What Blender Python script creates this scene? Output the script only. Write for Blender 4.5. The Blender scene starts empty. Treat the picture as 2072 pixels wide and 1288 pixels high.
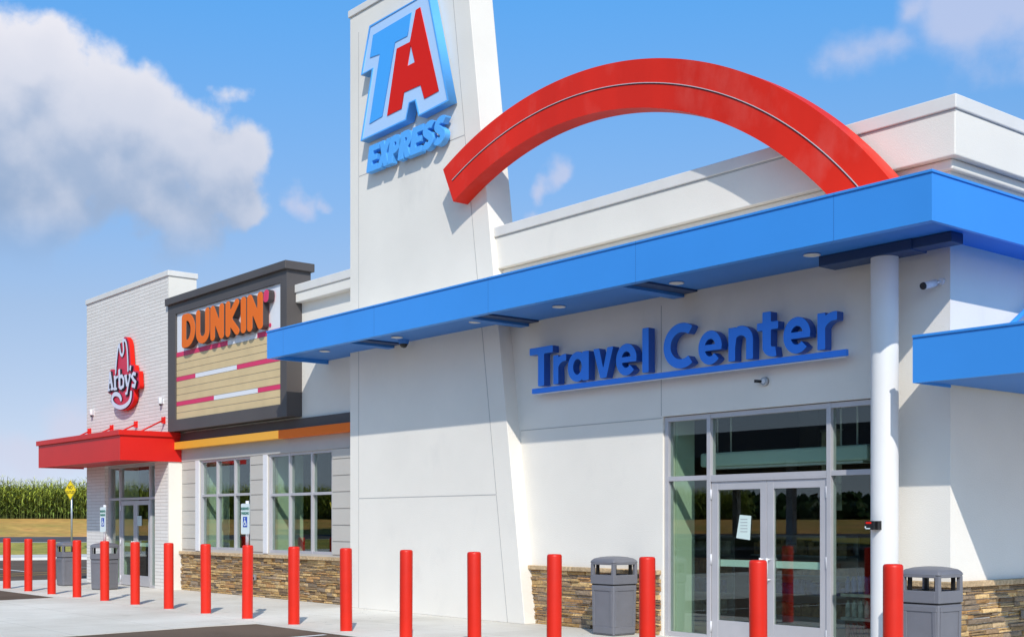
import bpy, bmesh, math, random
import numpy as np
from mathutils import Vector, Matrix, Euler
random.seed(7); R = math.radians
scene = bpy.context.scene
COL = scene.collection

# ------------------------------------------------------------------ camera
# world: X runs along the shop front (right = +X), +Y into the building, camera above the origin
F_PX, CAM_H, HOR = 2540.0, 1.57, 1057.0
TH = math.atan(2086/2540.0); CS, SN = math.cos(TH), math.sin(TH)
cd = bpy.data.cameras.new('camera'); cam = bpy.data.objects.new('camera', cd); COL.objects.link(cam)
cam.location = (0, 0, CAM_H)
cam.rotation_euler = (R(90), 0, math.atan2(CS, SN))      # level camera looking along (-CS, SN)
cd.sensor_width = 36; cd.lens = 36*F_PX/2072
cd.shift_y = (HOR-644)/2072.0
cd.clip_start = .1; cd.clip_end = 3000
scene.camera = cam

def on_plane(px, py, Y):
    """point of the photograph on the vertical plane at depth Y (parallel to the front)"""
    u = (px-1036)/F_PX; t = Y/(SN+CS*u)
    return ((-CS+SN*u)*t, CAM_H+(HOR-py)*t/F_PX)
def on_ground(px, py, z=0):
    t = F_PX*(CAM_H-z)/(py-HOR); u = (px-1036)/F_PX
    return ((-CS+SN*u)*t, (SN+CS*u)*t)

# ------------------------------------------------------------------ light
SUN = Vector((1.42, -1.0, 1.40)).normalized()
EL = math.asin(SUN.z); AZ = math.atan2(SUN.x, SUN.y)
sd = bpy.data.lights.new('sun', 'SUN'); sun = bpy.data.objects.new('sun', sd); COL.objects.link(sun)
sd.energy = 3.5; sd.angle = R(.5); sd.color = (1, .945, .86)
sun.rotation_euler = SUN.to_track_quat('Z', 'Y').to_euler(); sun.location = (20, -20, 30)
scene.view_settings.view_transform = 'Standard'; scene.view_settings.look = 'None'
scene.view_settings.gamma = 1; scene.view_settings.use_curve_mapping = False
scene.view_settings.exposure = 0.1
SKY_S = .125

W = bpy.data.worlds.new('World'); scene.world = W; W.use_nodes = True
nt = W.node_tree; N = nt.nodes; Lk = nt.links; N.clear()
def nn(t, tree=None, **k):
    n = (tree or nt).nodes.new(t)
    for a, b in k.items(): setattr(n, a, b)
    return n
def math_node(tree, op, a, b=None, c=None, clamp=False):
    m = tree.nodes.new('ShaderNodeMath'); m.operation = op; m.use_clamp = clamp
    for i, v in enumerate((a, b, c)):
        if v is None: continue
        if isinstance(v, (int, float)): m.inputs[i].default_value = v
        else: tree.links.new(v, m.inputs[i])
    return m.outputs[0]
def vmath(tree, op, a, b=None, scale=None):
    m = tree.nodes.new('ShaderNodeVectorMath'); m.operation = op
    for i, v in enumerate((a, b)):
        if v is None: continue
        if isinstance(v, (tuple, list, Vector)): m.inputs[i].default_value = tuple(v)
        else: tree.links.new(v, m.inputs[i])
    if scale is not None: m.inputs['Scale'].default_value = scale
    return m
def dir_of(px, py):
    u = (px-1036)/F_PX; v = (HOR-py)/F_PX
    return Vector((-CS+SN*u, SN+CS*u, v)).normalized()
def cloud_group(name, blobs, nscale, namp, detail, warp):
    g = bpy.data.node_groups.new(name, 'ShaderNodeTree')
    g.interface.new_socket('Vector', in_out='INPUT', socket_type='NodeSocketVector')
    g.interface.new_socket('Value', in_out='OUTPUT', socket_type='NodeSocketFloat')
    gi = g.nodes.new('NodeGroupInput'); go = g.nodes.new('NodeGroupOutput')
    w = nn('ShaderNodeTexNoise', g); w.inputs['Scale'].default_value = nscale*1.3; w.inputs['Detail'].default_value = 6
    g.links.new(gi.outputs[0], w.inputs['Vector'])
    wv = vmath(g, 'SUBTRACT', w.outputs['Color'], (.5, .5, .5))
    ws = vmath(g, 'SCALE', wv.outputs[0], scale=warp)
    p = vmath(g, 'ADD', gi.outputs[0], ws.outputs[0]).outputs[0]
    cur = None
    for (px, py, r, wt) in blobs:
        d = vmath(g, 'DISTANCE', p, dir_of(px, py)).outputs['Value']
        v = math_node(g, 'MULTIPLY_ADD', d, -1.0/(r/F_PX), wt)
        cur = v if cur is None else math_node(g, 'SMOOTH_MAX', cur, v, .25)
    n = nn('ShaderNodeTexNoise', g); n.inputs['Scale'].default_value = nscale; n.inputs['Detail'].default_value = detail
    n.inputs['Roughness'].default_value = .55
    g.links.new(gi.outputs[0], n.inputs['Vector'])
    nz = math_node(g, 'MULTIPLY_ADD', n.outputs['Fac'], namp, -.5*namp)
    g.links.new(math_node(g, 'ADD', cur, nz), go.inputs[0])
    return g
big = [(0,180,165,1),(90,135,115,1),(30,300,210,1.1),(170,240,160,1.05),(285,215,125,.95),(250,330,140,1.1),(370,260,115,.9),
       (400,330,115,.95),(475,345,110,.9),(455,185,95,.55),(120,390,150,1),(320,400,135,.95),(490,400,95,.7),(60,410,140,.9),(230,420,120,.75)]
small = [(585,428,48,.65),(620,415,40,.5),(1140,362,55,.75),(1105,385,48,.55),(1180,355,40,.5),(1080,436,60,.45),
         (1960,40,170,.8),(2060,10,180,.85),(1800,85,140,.6),(1720,120,120,.45),(2080,150,70,.6),(150,890,120,.75),(30,930,130,.7),(1850,0,90,.7)]
gb = cloud_group('cloud_mass', big, 13, 1.6, 9, .075)
gs = cloud_group('cloud_wisps', small, 10, 1.4, 9, .08)
tc = nn('ShaderNodeTexCoord'); dvec = vmath(nt, 'NORMALIZE', tc.outputs['Generated']).outputs[0]
def field(g, off):
    n = nt.nodes.new('ShaderNodeGroup'); n.node_tree = g
    Lk.new(vmath(nt, 'ADD', dvec, off).outputs[0] if off else dvec, n.inputs[0]); return n.outputs[0]
sunup = Vector((.012, .004, .030))
f0 = field(gb, None); f1 = field(gb, sunup)
def ramp(v, a, b, smooth=True):
    m = nn('ShaderNodeMapRange'); m.interpolation_type = 'SMOOTHSTEP' if smooth else 'LINEAR'
    m.inputs['From Min'].default_value = a; m.inputs['From Max'].default_value = b
    Lk.new(v, m.inputs['Value']); return m.outputs['Result']
sky = nn('ShaderNodeTexSky', sky_type='NISHITA', sun_disc=False, sun_elevation=EL, sun_rotation=AZ, air_density=1.0, dust_density=.4, ozone_density=2.0)
sepz = nn('ShaderNodeSeparateXYZ'); Lk.new(dvec, sepz.inputs[0])
zz0 = math_node(nt, 'MULTIPLY_ADD', math_node(nt, 'MAXIMUM', sepz.outputs[2], 0.0), .80, .17)
cxyz = nn('ShaderNodeCombineXYZ'); Lk.new(sepz.outputs[0], cxyz.inputs[0]); Lk.new(sepz.outputs[1], cxyz.inputs[1]); Lk.new(zz0, cxyz.inputs[2])
Lk.new(vmath(nt, 'NORMALIZE', cxyz.outputs[0]).outputs[0], sky.inputs[0])
el_ = sepz.outputs[2]
vert = ramp(el_, .20, .41)
a_big = math_node(nt, 'MULTIPLY', ramp(math_node(nt, 'MULTIPLY_ADD', vert, .10, f0), .08, .44), ramp(el_, .175, .235))
a_small = math_node(nt, 'MULTIPLY', ramp(field(gs, None), .0, .55), .62)
lit = ramp(math_node(nt, 'SUBTRACT', f0, f1), -.45, .55)
thin = ramp(f0, .9, .1)
lit2 = math_node(nt, 'ADD', math_node(nt, 'MULTIPLY', lit, .40), math_node(nt, 'MULTIPLY_ADD', vert, .52, math_node(nt, 'MULTIPLY', thin, .12)), clamp=True)
K = 1/(SKY_S*2**scene.view_settings.exposure)
hs = nn('ShaderNodeHueSaturation'); hs.inputs['Saturation'].default_value = 1.04; hs.inputs['Value'].default_value = 1.0
tint = nn('ShaderNodeValToRGB'); te = tint.color_ramp.elements
te[0].position = .06; te[0].color = (.80,.60,.50,1); te[1].position = .42; te[1].color = (.40,.77,.95,1)
e_ = te.new(.16); e_.color = (.72,.62,.56,1); e_ = te.new(.75); e_.color = (.46,.56,.54,1)
Lk.new(sepz.outputs[2], tint.inputs[0])
tm = nn('ShaderNodeMix', data_type='RGBA', blend_type='MULTIPLY'); tm.inputs[0].default_value = 1
Lk.new(vmath(nt, 'SCALE', sky.outputs[0], scale=2.0).outputs[0], tm.inputs[6]); Lk.new(tint.outputs[0], tm.inputs[7])
Lk.new(tm.outputs[2], hs.inputs['Color'])
def mixc(f, a, b):
    m = nn('ShaderNodeMix', data_type='RGBA')
    if isinstance(f, (int, float)): m.inputs[0].default_value = f
    else: Lk.new(f, m.inputs[0])
    for i, v in ((6, a), (7, b)):
        if isinstance(v, tuple): m.inputs[i].default_value = (*v, 1)
        else: Lk.new(v, m.inputs[i])
    return m.outputs[2]
ccol = mixc(lit2, tuple(c*K for c in (.27,.40,.62)), tuple(c*K for c in (.88,.87,.93)))
col = mixc(a_small, hs.outputs[0], tuple(c*K for c in (.66,.67,.82)))
col = mixc(a_big, col, ccol)
bg = nn('ShaderNodeBackground'); Lk.new(col, bg.inputs[0]); bg.inputs[1].default_value = SKY_S
wo = nn('ShaderNodeOutputWorld'); Lk.new(bg.outputs[0], wo.inputs[0])

# ------------------------------------------------------------------ materials
M = {}
def lin(r, g, b):
    return tuple((c/255/12.92) if c/255 <= .04045 else ((c/255+.055)/1.055)**2.4 for c in (r, g, b))
def mat(name, color, rough=.6, var=.0, vscale=3, bump=0, bscale=40, metal=0, spec=.5, coat=0, streak=0):
    m = bpy.data.materials.new(name); m.use_nodes = True; t = m.node_tree; b = t.nodes['Principled BSDF']
    b.inputs['Roughness'].default_value = rough; b.inputs['Metallic'].default_value = metal
    b.inputs['Specular IOR Level'].default_value = spec; b.inputs['Coat Weight'].default_value = coat
    b.inputs['Base Color'].default_value = (*color, 1)
    tcn = t.nodes.new('ShaderNodeTexCoord')
    if var:
        n = nn('ShaderNodeTexNoise', t); n.inputs['Scale'].default_value = vscale; n.inputs['Detail'].default_value = 6
        mp = nn('ShaderNodeMapping', t); mp.inputs['Scale'].default_value = (1, 1, .25 if streak else 1)
        t.links.new(tcn.outputs['Object'], mp.inputs[0]); t.links.new(mp.outputs[0], n.inputs['Vector'])
        mr = nn('ShaderNodeMapRange', t); mr.inputs['From Min'].default_value = .3; mr.inputs['From Max'].default_value = .7
        mr.inputs['To Min'].default_value = 1-var; mr.inputs['To Max'].default_value = 1+var
        t.links.new(n.outputs['Fac'], mr.inputs[0])
        vm = vmath(t, 'SCALE', tuple(color)); t.links.new(mr.outputs[0], vm.inputs['Scale'])
        t.links.new(vm.outputs[0], b.inputs['Base Color'])
    if bump:
        n = nn('ShaderNodeTexNoise', t); n.inputs['Scale'].default_value = bscale; n.inputs['Detail'].default_value = 4
        t.links.new(tcn.outputs['Object'], n.inputs['Vector'])
        bp = nn('ShaderNodeBump', t); bp.inputs['Strength'].default_value = bump; bp.inputs['Distance'].default_value = .01
        t.links.new(n.outputs['Fac'], bp.inputs['Height']); t.links.new(bp.outputs[0], b.inputs['Normal'])
    M[name] = m; return m
mat('stucco', (.80,.76,.685), .85, .04, .7, .35, 60, spec=.25)
mat('groove', (.44,.43,.41), .9)
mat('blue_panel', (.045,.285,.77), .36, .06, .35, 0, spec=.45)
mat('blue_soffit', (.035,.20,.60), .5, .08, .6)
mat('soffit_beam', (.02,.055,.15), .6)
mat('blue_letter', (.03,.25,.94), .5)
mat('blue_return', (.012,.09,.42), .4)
mat('sky_letter', (.10,.42,.92), .4)
mat('sky_face', (.07,.40,.92), .55, spec=.25)
mat('pale_face', (.46,.66,.93), .45)
mat('red_face', (.72,.016,.008), .6, spec=.15)
mat('red_arch', (.74,.024,.008), .5, .10, 1.3, .1, 6, streak=1, spec=.22)
mat('red_metal', (.66,.012,.008), .4, .05, 1)
mat('bollard_red', (.68,.020,.006), .42, .05, 4, spec=.35)
mat('led', (.62,.55,.57), .4)
mat('led_gap', (.12,.01,.01), .7)
mat('white_metal', (.72,.72,.74), .4)
mat('cap_metal', (.74,.715,.67), .5, .04, 2)
mat('column_paint', (.76,.755,.74), .45, .03, 2)
mat('aluminium', (.50,.49,.51), .38, .04, 3, metal=.2)
mat('dark_panel', (.085,.075,.072), .55, .08, 1)
mat('grey_siding', (.52,.49,.44), .6, .03, 2)
mat('grey_trim', (.42,.41,.39), .6, .03, 2)
mat('tan_plank', (.66,.50,.27), .6, .06, 2)
mat('pink', (.70,.035,.13), .5)
mat('orange', (.82,.155,.004), .5, spec=.3)
mat('amber', (.83,.40,.04), .45)
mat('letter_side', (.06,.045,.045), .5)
mat('panel_white', (.76,.77,.80), .5)
mat('white_letter', (.70,.74,.85), .45)
mat('logo_red', (.68,.025,.07), .45)
mat('ink', (.01,.008,.02), .5)
mat('bin_plastic', (.165,.165,.185), .45, .05, 6, .1, 150)
mat('liner', (.008,.007,.007), .6)
mat('black', (.012,.012,.013), .4)
mat('steel', (.42,.43,.45), .35, .05, 5, metal=.6)
mat('sign_white', (.70,.77,.76), .5)
mat('sign_blue', (.01,.06,.42), .5)
mat('sign_green', (.02,.16,.12), .5)
mat('sign_yellow', (.90,.66,.01), .5)
mat('paper', (.62,.74,.70), .7)
mat('interior_wall', (.62,.68,.56), .8)
mat('interior_dark', (.15,.13,.12), .8)
mat('interior_brown', (.24,.10,.05), .7)
mat('interior_floor', (.20,.18,.16), .35)
mat('shop_dark', (.03,.028,.026), .8)
mat('shop_floor', (.05,.045,.042), .4)
mat('shelf', (.34,.34,.35), .5)
mat('goods', (.30,.18,.08), .6, .6, 9)
mat('goods_blue', (.05,.09,.28), .5, .5, 9)
mat('goods_red', (.35,.03,.03), .5, .5, 9)
mat('goods_pale', (.5,.48,.42), .5, .4, 9)
mat('lamp_metal', (.68,.76,.72), .4)
mat('kerb', (.62,.60,.56), .85, .08, .5)
mat('paint_white', (.70,.70,.68), .8)
mat('paint_yellow', (.62,.38,.05), .8)
mat('crown_green', (.05,.09,.025), .8, .4, .2)
mat('roofing', (.40,.40,.39), .9)
mat('lens_glass', (.75,.72,.62), .3)

def add_seams(name, step):
    m = M[name]; t = m.node_tree; b = t.nodes['Principled BSDF']; src = b.inputs['Base Color'].links[0].from_socket
    tcn = nn('ShaderNodeTexCoord', t); sx = nn('ShaderNodeSeparateXYZ', t); t.links.new(tcn.outputs['Object'], sx.inputs[0])
    u = math_node(t, 'ADD', sx.outputs[0], sx.outputs[1]); f = math_node(t, 'FRACT', math_node(t, 'MULTIPLY', u, 1/step))
    k = math_node(t, 'LESS_THAN', f, .012/step)
    mx = nn('ShaderNodeMix', t, data_type='RGBA'); t.links.new(k, mx.inputs[0]); t.links.new(src, mx.inputs[6]); mx.inputs[7].default_value = (.030,.20,.60,1)
    t.links.new(mx.outputs[2], b.inputs['Base Color'])
    w = nn('ShaderNodeTexNoise', t); w.inputs['Scale'].default_value = 1.1; w.inputs['Detail'].default_value = 3; t.links.new(tcn.outputs['Object'], w.inputs['Vector'])
    bp = nn('ShaderNodeBump', t); bp.inputs['Strength'].default_value = .35; bp.inputs['Distance'].default_value = .02
    t.links.new(w.outputs['Fac'], bp.inputs['Height']); t.links.new(bp.outputs[0], b.inputs['Normal'])
add_seams('blue_panel', 3.05)
def add_patches(name, c2, scale, lo, hi, fac):
    m = M[name]; t = m.node_tree; b = t.nodes['Principled BSDF']; src = b.inputs['Base Color'].links[0].from_socket
    tcn = nn('ShaderNodeTexCoord', t); mp = nn('ShaderNodeMapping', t); mp.inputs['Scale'].default_value = (1, 1, .55); t.links.new(tcn.outputs['Object'], mp.inputs[0])
    n = nn('ShaderNodeTexNoise', t); n.inputs['Scale'].default_value = scale; n.inputs['Detail'].default_value = 7; n.inputs['Roughness'].default_value = .6; t.links.new(mp.outputs[0], n.inputs['Vector'])
    mr = nn('ShaderNodeMapRange', t); mr.inputs['From Min'].default_value = lo; mr.inputs['From Max'].default_value = hi; mr.inputs['To Max'].default_value = fac; t.links.new(n.outputs['Fac'], mr.inputs[0])
    mx = nn('ShaderNodeMix', t, data_type='RGBA'); t.links.new(mr.outputs[0], mx.inputs[0]); t.links.new(src, mx.inputs[6]); mx.inputs[7].default_value = (*c2, 1)
    t.links.new(mx.outputs[2], b.inputs['Base Color'])
add_patches('red_arch', (.78,.13,.10), 1.5, .52, .68, .32)
add_patches('stucco', (.60,.58,.54), 1.1, .60, .78, .35)
add_patches('bollard_red', (.42,.02,.012), 7, .62, .70, .5)
# concrete: joints every few metres, blotches, fine bump
def concrete():
    m = bpy.data.materials.new('concrete'); m.use_nodes = True; t = m.node_tree; b = t.nodes['Principled BSDF']
    tcn = nn('ShaderNodeTexCoord', t)
    mp = nn('ShaderNodeMapping', t); mp.inputs['Location'].default_value = (.35, -.35, 0)
    t.links.new(tcn.outputs['Object'], mp.inputs[0])
    br = nn('ShaderNodeTexBrick', t); br.offset = 0; br.inputs['Scale'].default_value = 1
    br.inputs['Brick Width'].default_value = 1.52; br.inputs['Row Height'].default_value = 1.52
    br.inputs['Mortar Size'].default_value = .006; br.inputs['Mortar Smooth'].default_value = .3
    br.inputs['Color1'].default_value = (1,1,1,1); br.inputs['Color2'].default_value = (.955,.95,.94,1); br.inputs['Mortar'].default_value = (.62,.6,.58,1)
    t.links.new(mp.outputs[0], br.inputs['Vector'])
    n1 = nn('ShaderNodeTexNoise', t); n1.inputs['Scale'].default_value = .45; n1.inputs['Detail'].default_value = 8; n1.inputs['Roughness'].default_value = .62
    n2 = nn('ShaderNodeTexNoise', t); n2.inputs['Scale'].default_value = 38; n2.inputs['Detail'].default_value = 5
    for n in (n1, n2): t.links.new(tcn.outputs['Object'], n.inputs['Vector'])
    cr = nn('ShaderNodeValToRGB', t); cr.color_ramp.elements[0].position = .3; cr.color_ramp.elements[0].color = (.60,.56,.485,1)
    cr.color_ramp.elements[1].position = .68; cr.color_ramp.elements[1].color = (.80,.77,.70,1)
    t.links.new(n1.outputs['Fac'], cr.inputs[0])
    mr = nn('ShaderNodeMapRange', t); mr.inputs['To Min'].default_value = .88; mr.inputs['To Max'].default_value = 1.1
    t.links.new(n2.outputs['Fac'], mr.inputs[0])
    mx = nn('ShaderNodeMix', t, data_type='RGBA', blend_type='MULTIPLY'); mx.inputs[0].default_value = 1
    t.links.new(cr.outputs[0], mx.inputs[6]); t.links.new(br.outputs['Color'], mx.inputs[7])
    st = nn('ShaderNodeTexNoise', t); st.inputs['Scale'].default_value = 2.3; st.inputs['Detail'].default_value = 3; t.links.new(tcn.outputs['Object'], st.inputs['Vector'])
    sm = nn('ShaderNodeMapRange', t); sm.inputs['From Min'].default_value = .66; sm.inputs['From Max'].default_value = .74; sm.inputs['To Min'].default_value = 1; sm.inputs['To Max'].default_value = .80
    t.links.new(st.outputs['Fac'], sm.inputs[0])
    vo = nn('ShaderNodeTexVoronoi', t, feature='DISTANCE_TO_EDGE'); vo.inputs['Scale'].default_value = .23
    wp = nn('ShaderNodeTexNoise', t); wp.inputs['Scale'].default_value = 1.6; wp.inputs['Detail'].default_value = 6; t.links.new(tcn.outputs['Object'], wp.inputs['Vector'])
    t.links.new(vmath(t, 'ADD', tcn.outputs['Object'], wp.outputs['Color']).outputs[0], vo.inputs['Vector'])
    ck = math_node(t, 'MULTIPLY_ADD', math_node(t, 'LESS_THAN', vo.outputs['Distance'], .0011), -.30, 1.0)
    tot = math_node(t, 'MULTIPLY', math_node(t, 'MULTIPLY', mr.outputs[0], sm.outputs[0]), ck)
    vm = vmath(t, 'SCALE', mx.outputs[2]); t.links.new(tot, vm.inputs['Scale'])
    t.links.new(vm.outputs[0], b.inputs['Base Color']); b.inputs['Roughness'].default_value = .85
    bp = nn('ShaderNodeBump', t); bp.inputs['Strength'].default_value = .3; bp.inputs['Distance'].default_value = .005
    t.links.new(n2.outputs['Fac'], bp.inputs['Height']); t.links.new(bp.outputs[0], b.inputs['Normal'])
    M['concrete'] = m
concrete()
def two_tone(name, c1, c2, scale, fine, finec, rough=.9, lo=.35, hi=.65, stretch=(1,1,1)):
    m = bpy.data.materials.new(name); m.use_nodes = True; t = m.node_tree; b = t.nodes['Principled BSDF']
    tcn = nn('ShaderNodeTexCoord', t); mp = nn('ShaderNodeMapping', t); mp.inputs['Scale'].default_value = stretch
    t.links.new(tcn.outputs['Object'], mp.inputs[0])
    n1 = nn('ShaderNodeTexNoise', t); n1.inputs['Scale'].default_value = scale; n1.inputs['Detail'].default_value = 8
    n2 = nn('ShaderNodeTexNoise', t); n2.inputs['Scale'].default_value = fine; n2.inputs['Detail'].default_value = 3
    for n in (n1, n2): t.links.new(mp.outputs[0], n.inputs['Vector'])
    cr = nn('ShaderNodeValToRGB', t); cr.color_ramp.elements[0].position = lo; cr.color_ramp.elements[0].color = (*c1, 1)
    cr.color_ramp.elements[1].position = hi; cr.color_ramp.elements[1].color = (*c2, 1)
    t.links.new(n1.outputs['Fac'], cr.inputs[0])
    mr = nn('ShaderNodeMapRange', t); mr.inputs['To Min'].default_value = 1-finec; mr.inputs['To Max'].default_value = 1+finec
    t.links.new(n2.outputs['Fac'], mr.inputs[0]); vm = vmath(t, 'SCALE', cr.outputs[0]); t.links.new(mr.outputs[0], vm.inputs['Scale'])
    t.links.new(vm.outputs[0], b.inputs['Base Color']); b.inputs['Roughness'].default_value = rough
    bp = nn('ShaderNodeBump', t); bp.inputs['Strength'].default_value = .5; bp.inputs['Distance'].default_value = .01
    t.links.new(n2.outputs['Fac'], bp.inputs['Height']); t.links.new(bp.outputs[0], b.inputs['Normal'])
    b.inputs['Specular IOR Level'].default_value = .2
    M[name] = m
two_tone('asphalt', (.108,.078,.056), (.155,.112,.082), .5, 120, .35)
two_tone('far_asphalt', (.085,.08,.085), (.12,.11,.115), .3, 60, .2)
two_tone('grass', (.24,.24,.05), (.44,.36,.08), .8, 9, .45)
two_tone('dry_slope', (.72,.36,.11), (.40,.29,.07), .20, 1.6, .5, stretch=(1,1,1))
two_tone('field_soil', (.10,.09,.04), (.16,.13,.05), .3, 4, .4)

def brick_mat():
    m = bpy.data.materials.new('white_brick'); m.use_nodes = True; t = m.node_tree; b = t.nodes['Principled BSDF']
    tcn = nn('ShaderNodeTexCoord', t); g = nn('ShaderNodeNewGeometry', t)
    sx = nn('ShaderNodeSeparateXYZ', t); t.links.new(tcn.outputs['Object'], sx.inputs[0])
    cx = nn('ShaderNodeCombineXYZ', t)
    t.links.new(math_node(t, 'ADD', sx.outputs[0], sx.outputs[1]), cx.inputs[0]); t.links.new(sx.outputs[2], cx.inputs[1])
    br = nn('ShaderNodeTexBrick', t); br.inputs['Scale'].default_value = 1
    br.inputs['Brick Width'].default_value = .62; br.inputs['Row Height'].default_value = .082
    br.inputs['Mortar Size'].default_value = .007; br.inputs['Mortar Smooth'].default_value = .2
    br.inputs['Color1'].default_value = (.80,.76,.71,1); br.inputs['Color2'].default_value = (.75,.71,.66,1); br.inputs['Mortar'].default_value = (.60,.56,.51,1)
    t.links.new(cx.outputs[0], br.inputs['Vector']); t.links.new(br.outputs['Color'], b.inputs['Base Color'])
    n = nn('ShaderNodeTexNoise', t); n.inputs['Scale'].default_value = 25; t.links.new(tcn.outputs['Object'], n.inputs['Vector'])
    h = math_node(t, 'MULTIPLY_ADD', br.outputs['Fac'], -1.0, math_node(t, 'MULTIPLY', n.outputs['Fac'], .4))
    bp = nn('ShaderNodeBump', t); bp.inputs['Strength'].default_value = .8; bp.inputs['Distance'].default_value = .012
    t.links.new(h, bp.inputs['Height']); t.links.new(bp.outputs[0], b.inputs['Normal']); b.inputs['Roughness'].default_value = .8
    M['white_brick'] = m
brick_mat()
def attr_mat(name, rough=.85, bump=.5, bscale=30, trans=0):
    m = bpy.data.materials.new(name); m.use_nodes = True; t = m.node_tree; b = t.nodes['Principled BSDF']
    a = nn('ShaderNodeAttribute', t, attribute_name='tone'); tcn = nn('ShaderNodeTexCoord', t)
    n = nn('ShaderNodeTexNoise', t); n.inputs['Scale'].default_value = bscale; n.inputs['Detail'].default_value = 6
    t.links.new(tcn.outputs['Object'], n.inputs['Vector'])
    mr = nn('ShaderNodeMapRange', t); mr.inputs['From Min'].default_value = .25; mr.inputs['From Max'].default_value = .75
    mr.inputs['To Min'].default_value = .7; mr.inputs['To Max'].default_value = 1.25
    t.links.new(n.outputs['Fac'], mr.inputs[0]); vm = vmath(t, 'SCALE', a.outputs['Color']); t.links.new(mr.outputs[0], vm.inputs['Scale'])
    t.links.new(vm.outputs[0], b.inputs['Base Color']); b.inputs['Roughness'].default_value = rough
    b.inputs['Specular IOR Level'].default_value = .25
    if bump:
        bp = nn('ShaderNodeBump', t); bp.inputs['Strength'].default_value = bump; bp.inputs['Distance'].default_value = .02
        t.links.new(n.outputs['Fac'], bp.inputs['Height']); t.links.new(bp.outputs[0], b.inputs['Normal'])
    M[name] = m
attr_mat('ledge_stone', bump=.9, bscale=22); attr_mat('leaf', .55, 0, 2)
def glass_mat():
    m = bpy.data.materials.new('window_glass'); m.use_nodes = True; t = m.node_tree; t.nodes.clear()
    g = nn('ShaderNodeNewGeometry', t); d = vmath(t, 'DOT_PRODUCT', g.outputs['Normal'], g.outputs['Incoming']).outputs['Value']
    c = math_node(t, 'ABSOLUTE', d); p = math_node(t, 'POWER', math_node(t, 'SUBTRACT', 1, c, clamp=True), 4.2)
    f = math_node(t, 'MULTIPLY_ADD', p, .92, .075, clamp=True)
    tr = nn('ShaderNodeBsdfTransparent', t); tr.inputs[0].default_value = (.84,.92,.87,1)
    gl = nn('ShaderNodeBsdfGlossy', t); gl.inputs['Roughness'].default_value = 0; gl.inputs['Color'].default_value = (.95,.97,1,1)
    mx = nn('ShaderNodeMixShader', t); t.links.new(f, mx.inputs[0]); t.links.new(tr.outputs[0], mx.inputs[1]); t.links.new(gl.outputs[0], mx.inputs[2])
    o = nn('ShaderNodeOutputMaterial', t); t.links.new(mx.outputs[0], o.inputs[0]); M['window_glass'] = m
glass_mat()

# ------------------------------------------------------------------ builders
def box(bm, x0, x1, y0, y1, z0, z1, rot=None, top=None):
    vs = []
    for z, s in ((z0, 0), (z1, top or 0)):
        for x, y in ((x0+s, y0+s), (x1-s, y0+s), (x1-s, y1-s), (x0+s, y1-s)):
            v = Vector((x, y, z)); vs.append(bm.verts.new(rot @ v if rot else v))
    for f in ((0,3,2,1), (4,5,6,7), (0,1,5,4), (1,2,6,5), (2,3,7,6), (3,0,4,7)): bm.faces.new([vs[i] for i in f])
def tube(bm, p, q, r0, r1=None, n=16, caps=True):
    p, q = Vector(p), Vector(q); r1 = r0 if r1 is None else r1
    qt = (q-p).to_track_quat('Z', 'Y'); A, B = [], []
    for i in range(n):
        a = 2*math.pi*i/n; d = qt @ Vector((math.cos(a), math.sin(a), 0))
        A.append(bm.verts.new(p+d*r0)); B.append(bm.verts.new(q+d*r1))
    for i in range(n):
        f = bm.faces.new((A[i], A[(i+1)%n], B[(i+1)%n], B[i])); f.smooth = True
    if caps: bm.faces.new(A[::-1]); bm.faces.new(B)
def lathe(bm, cx, cy, prof, n=32):
    rings = []
    for r, z in prof:
        rings.append([bm.verts.new((cx+r*math.cos(2*math.pi*i/n), cy+r*math.sin(2*math.pi*i/n), z)) for i in range(n)] if r > 1e-5 else [bm.verts.new((cx, cy, z))])
    for a, b in zip(rings, rings[1:]):
        for i in range(n):
            j = (i+1) % n
            if len(a) == 1: f = bm.faces.new((a[0], b[j], b[i]))
            elif len(b) == 1: f = bm.faces.new((a[i], a[j], b[0]))
            else: f = bm.faces.new((a[i], a[j], b[j], b[i]))
            f.smooth = True
def prism(bm, pts, y0, y1):
    """pts = (x, z) outline, extruded from y0 (front) to y1"""
    A = [bm.verts.new((x, y0, z)) for x, z in pts]; B = [bm.verts.new((x, y1, z)) for x, z in pts]
    n = len(pts)
    for i in range(n): bm.faces.new((A[i], A[(i+1)%n], B[(i+1)%n], B[i]))
    bm.faces.new(A); bm.faces.new(B[::-1]); bmesh.ops.recalc_face_normals(bm, faces=bm.faces[:])
def link(name, me, parent=None):
    o = bpy.data.objects.new(name, me); COL.objects.link(o)
    if parent is not None:
        o.parent = parent; o.matrix_parent_inverse = INV.get(parent.name, Matrix())
        INV[o.name] = INV.get(parent.name, Matrix()) @ Matrix()
        INV[o.name] = Matrix()
    return o
INV = {}
def mesh(name, bm, m, parent=None, bevel=0, seg=2):
    me = bpy.data.meshes.new(name); bm.normal_update(); bm.to_mesh(me); bm.free()
    for x in (m if isinstance(m, (list, tuple)) else [m]): me.materials.append(M[x])
    o = link(name, me, parent)
    if bevel:
        b = o.modifiers.new('bevel', 'BEVEL'); b.width = bevel; b.segments = seg; b.limit_method = 'ANGLE'; b.angle_limit = R(40)
        b.harden_normals = False
    return o
def part(name, m, parent, *boxes, bevel=0):
    bm = bmesh.new()
    for b in boxes: box(bm, *b)
    return mesh(name, bm, m, parent, bevel)
def thing(name, label, cat, loc=(0,0,0), group=None):
    o = bpy.data.objects.new(name, None); COL.objects.link(o); o.location = loc; o.empty_display_size = .2
    INV[o.name] = Matrix.Translation(-Vector(loc)); return tag(o, label, cat, group)
def tag(o, label, cat, group=None):
    o['label'] = label; o['category'] = cat
    if group: o['group'] = group
    return o
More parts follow.
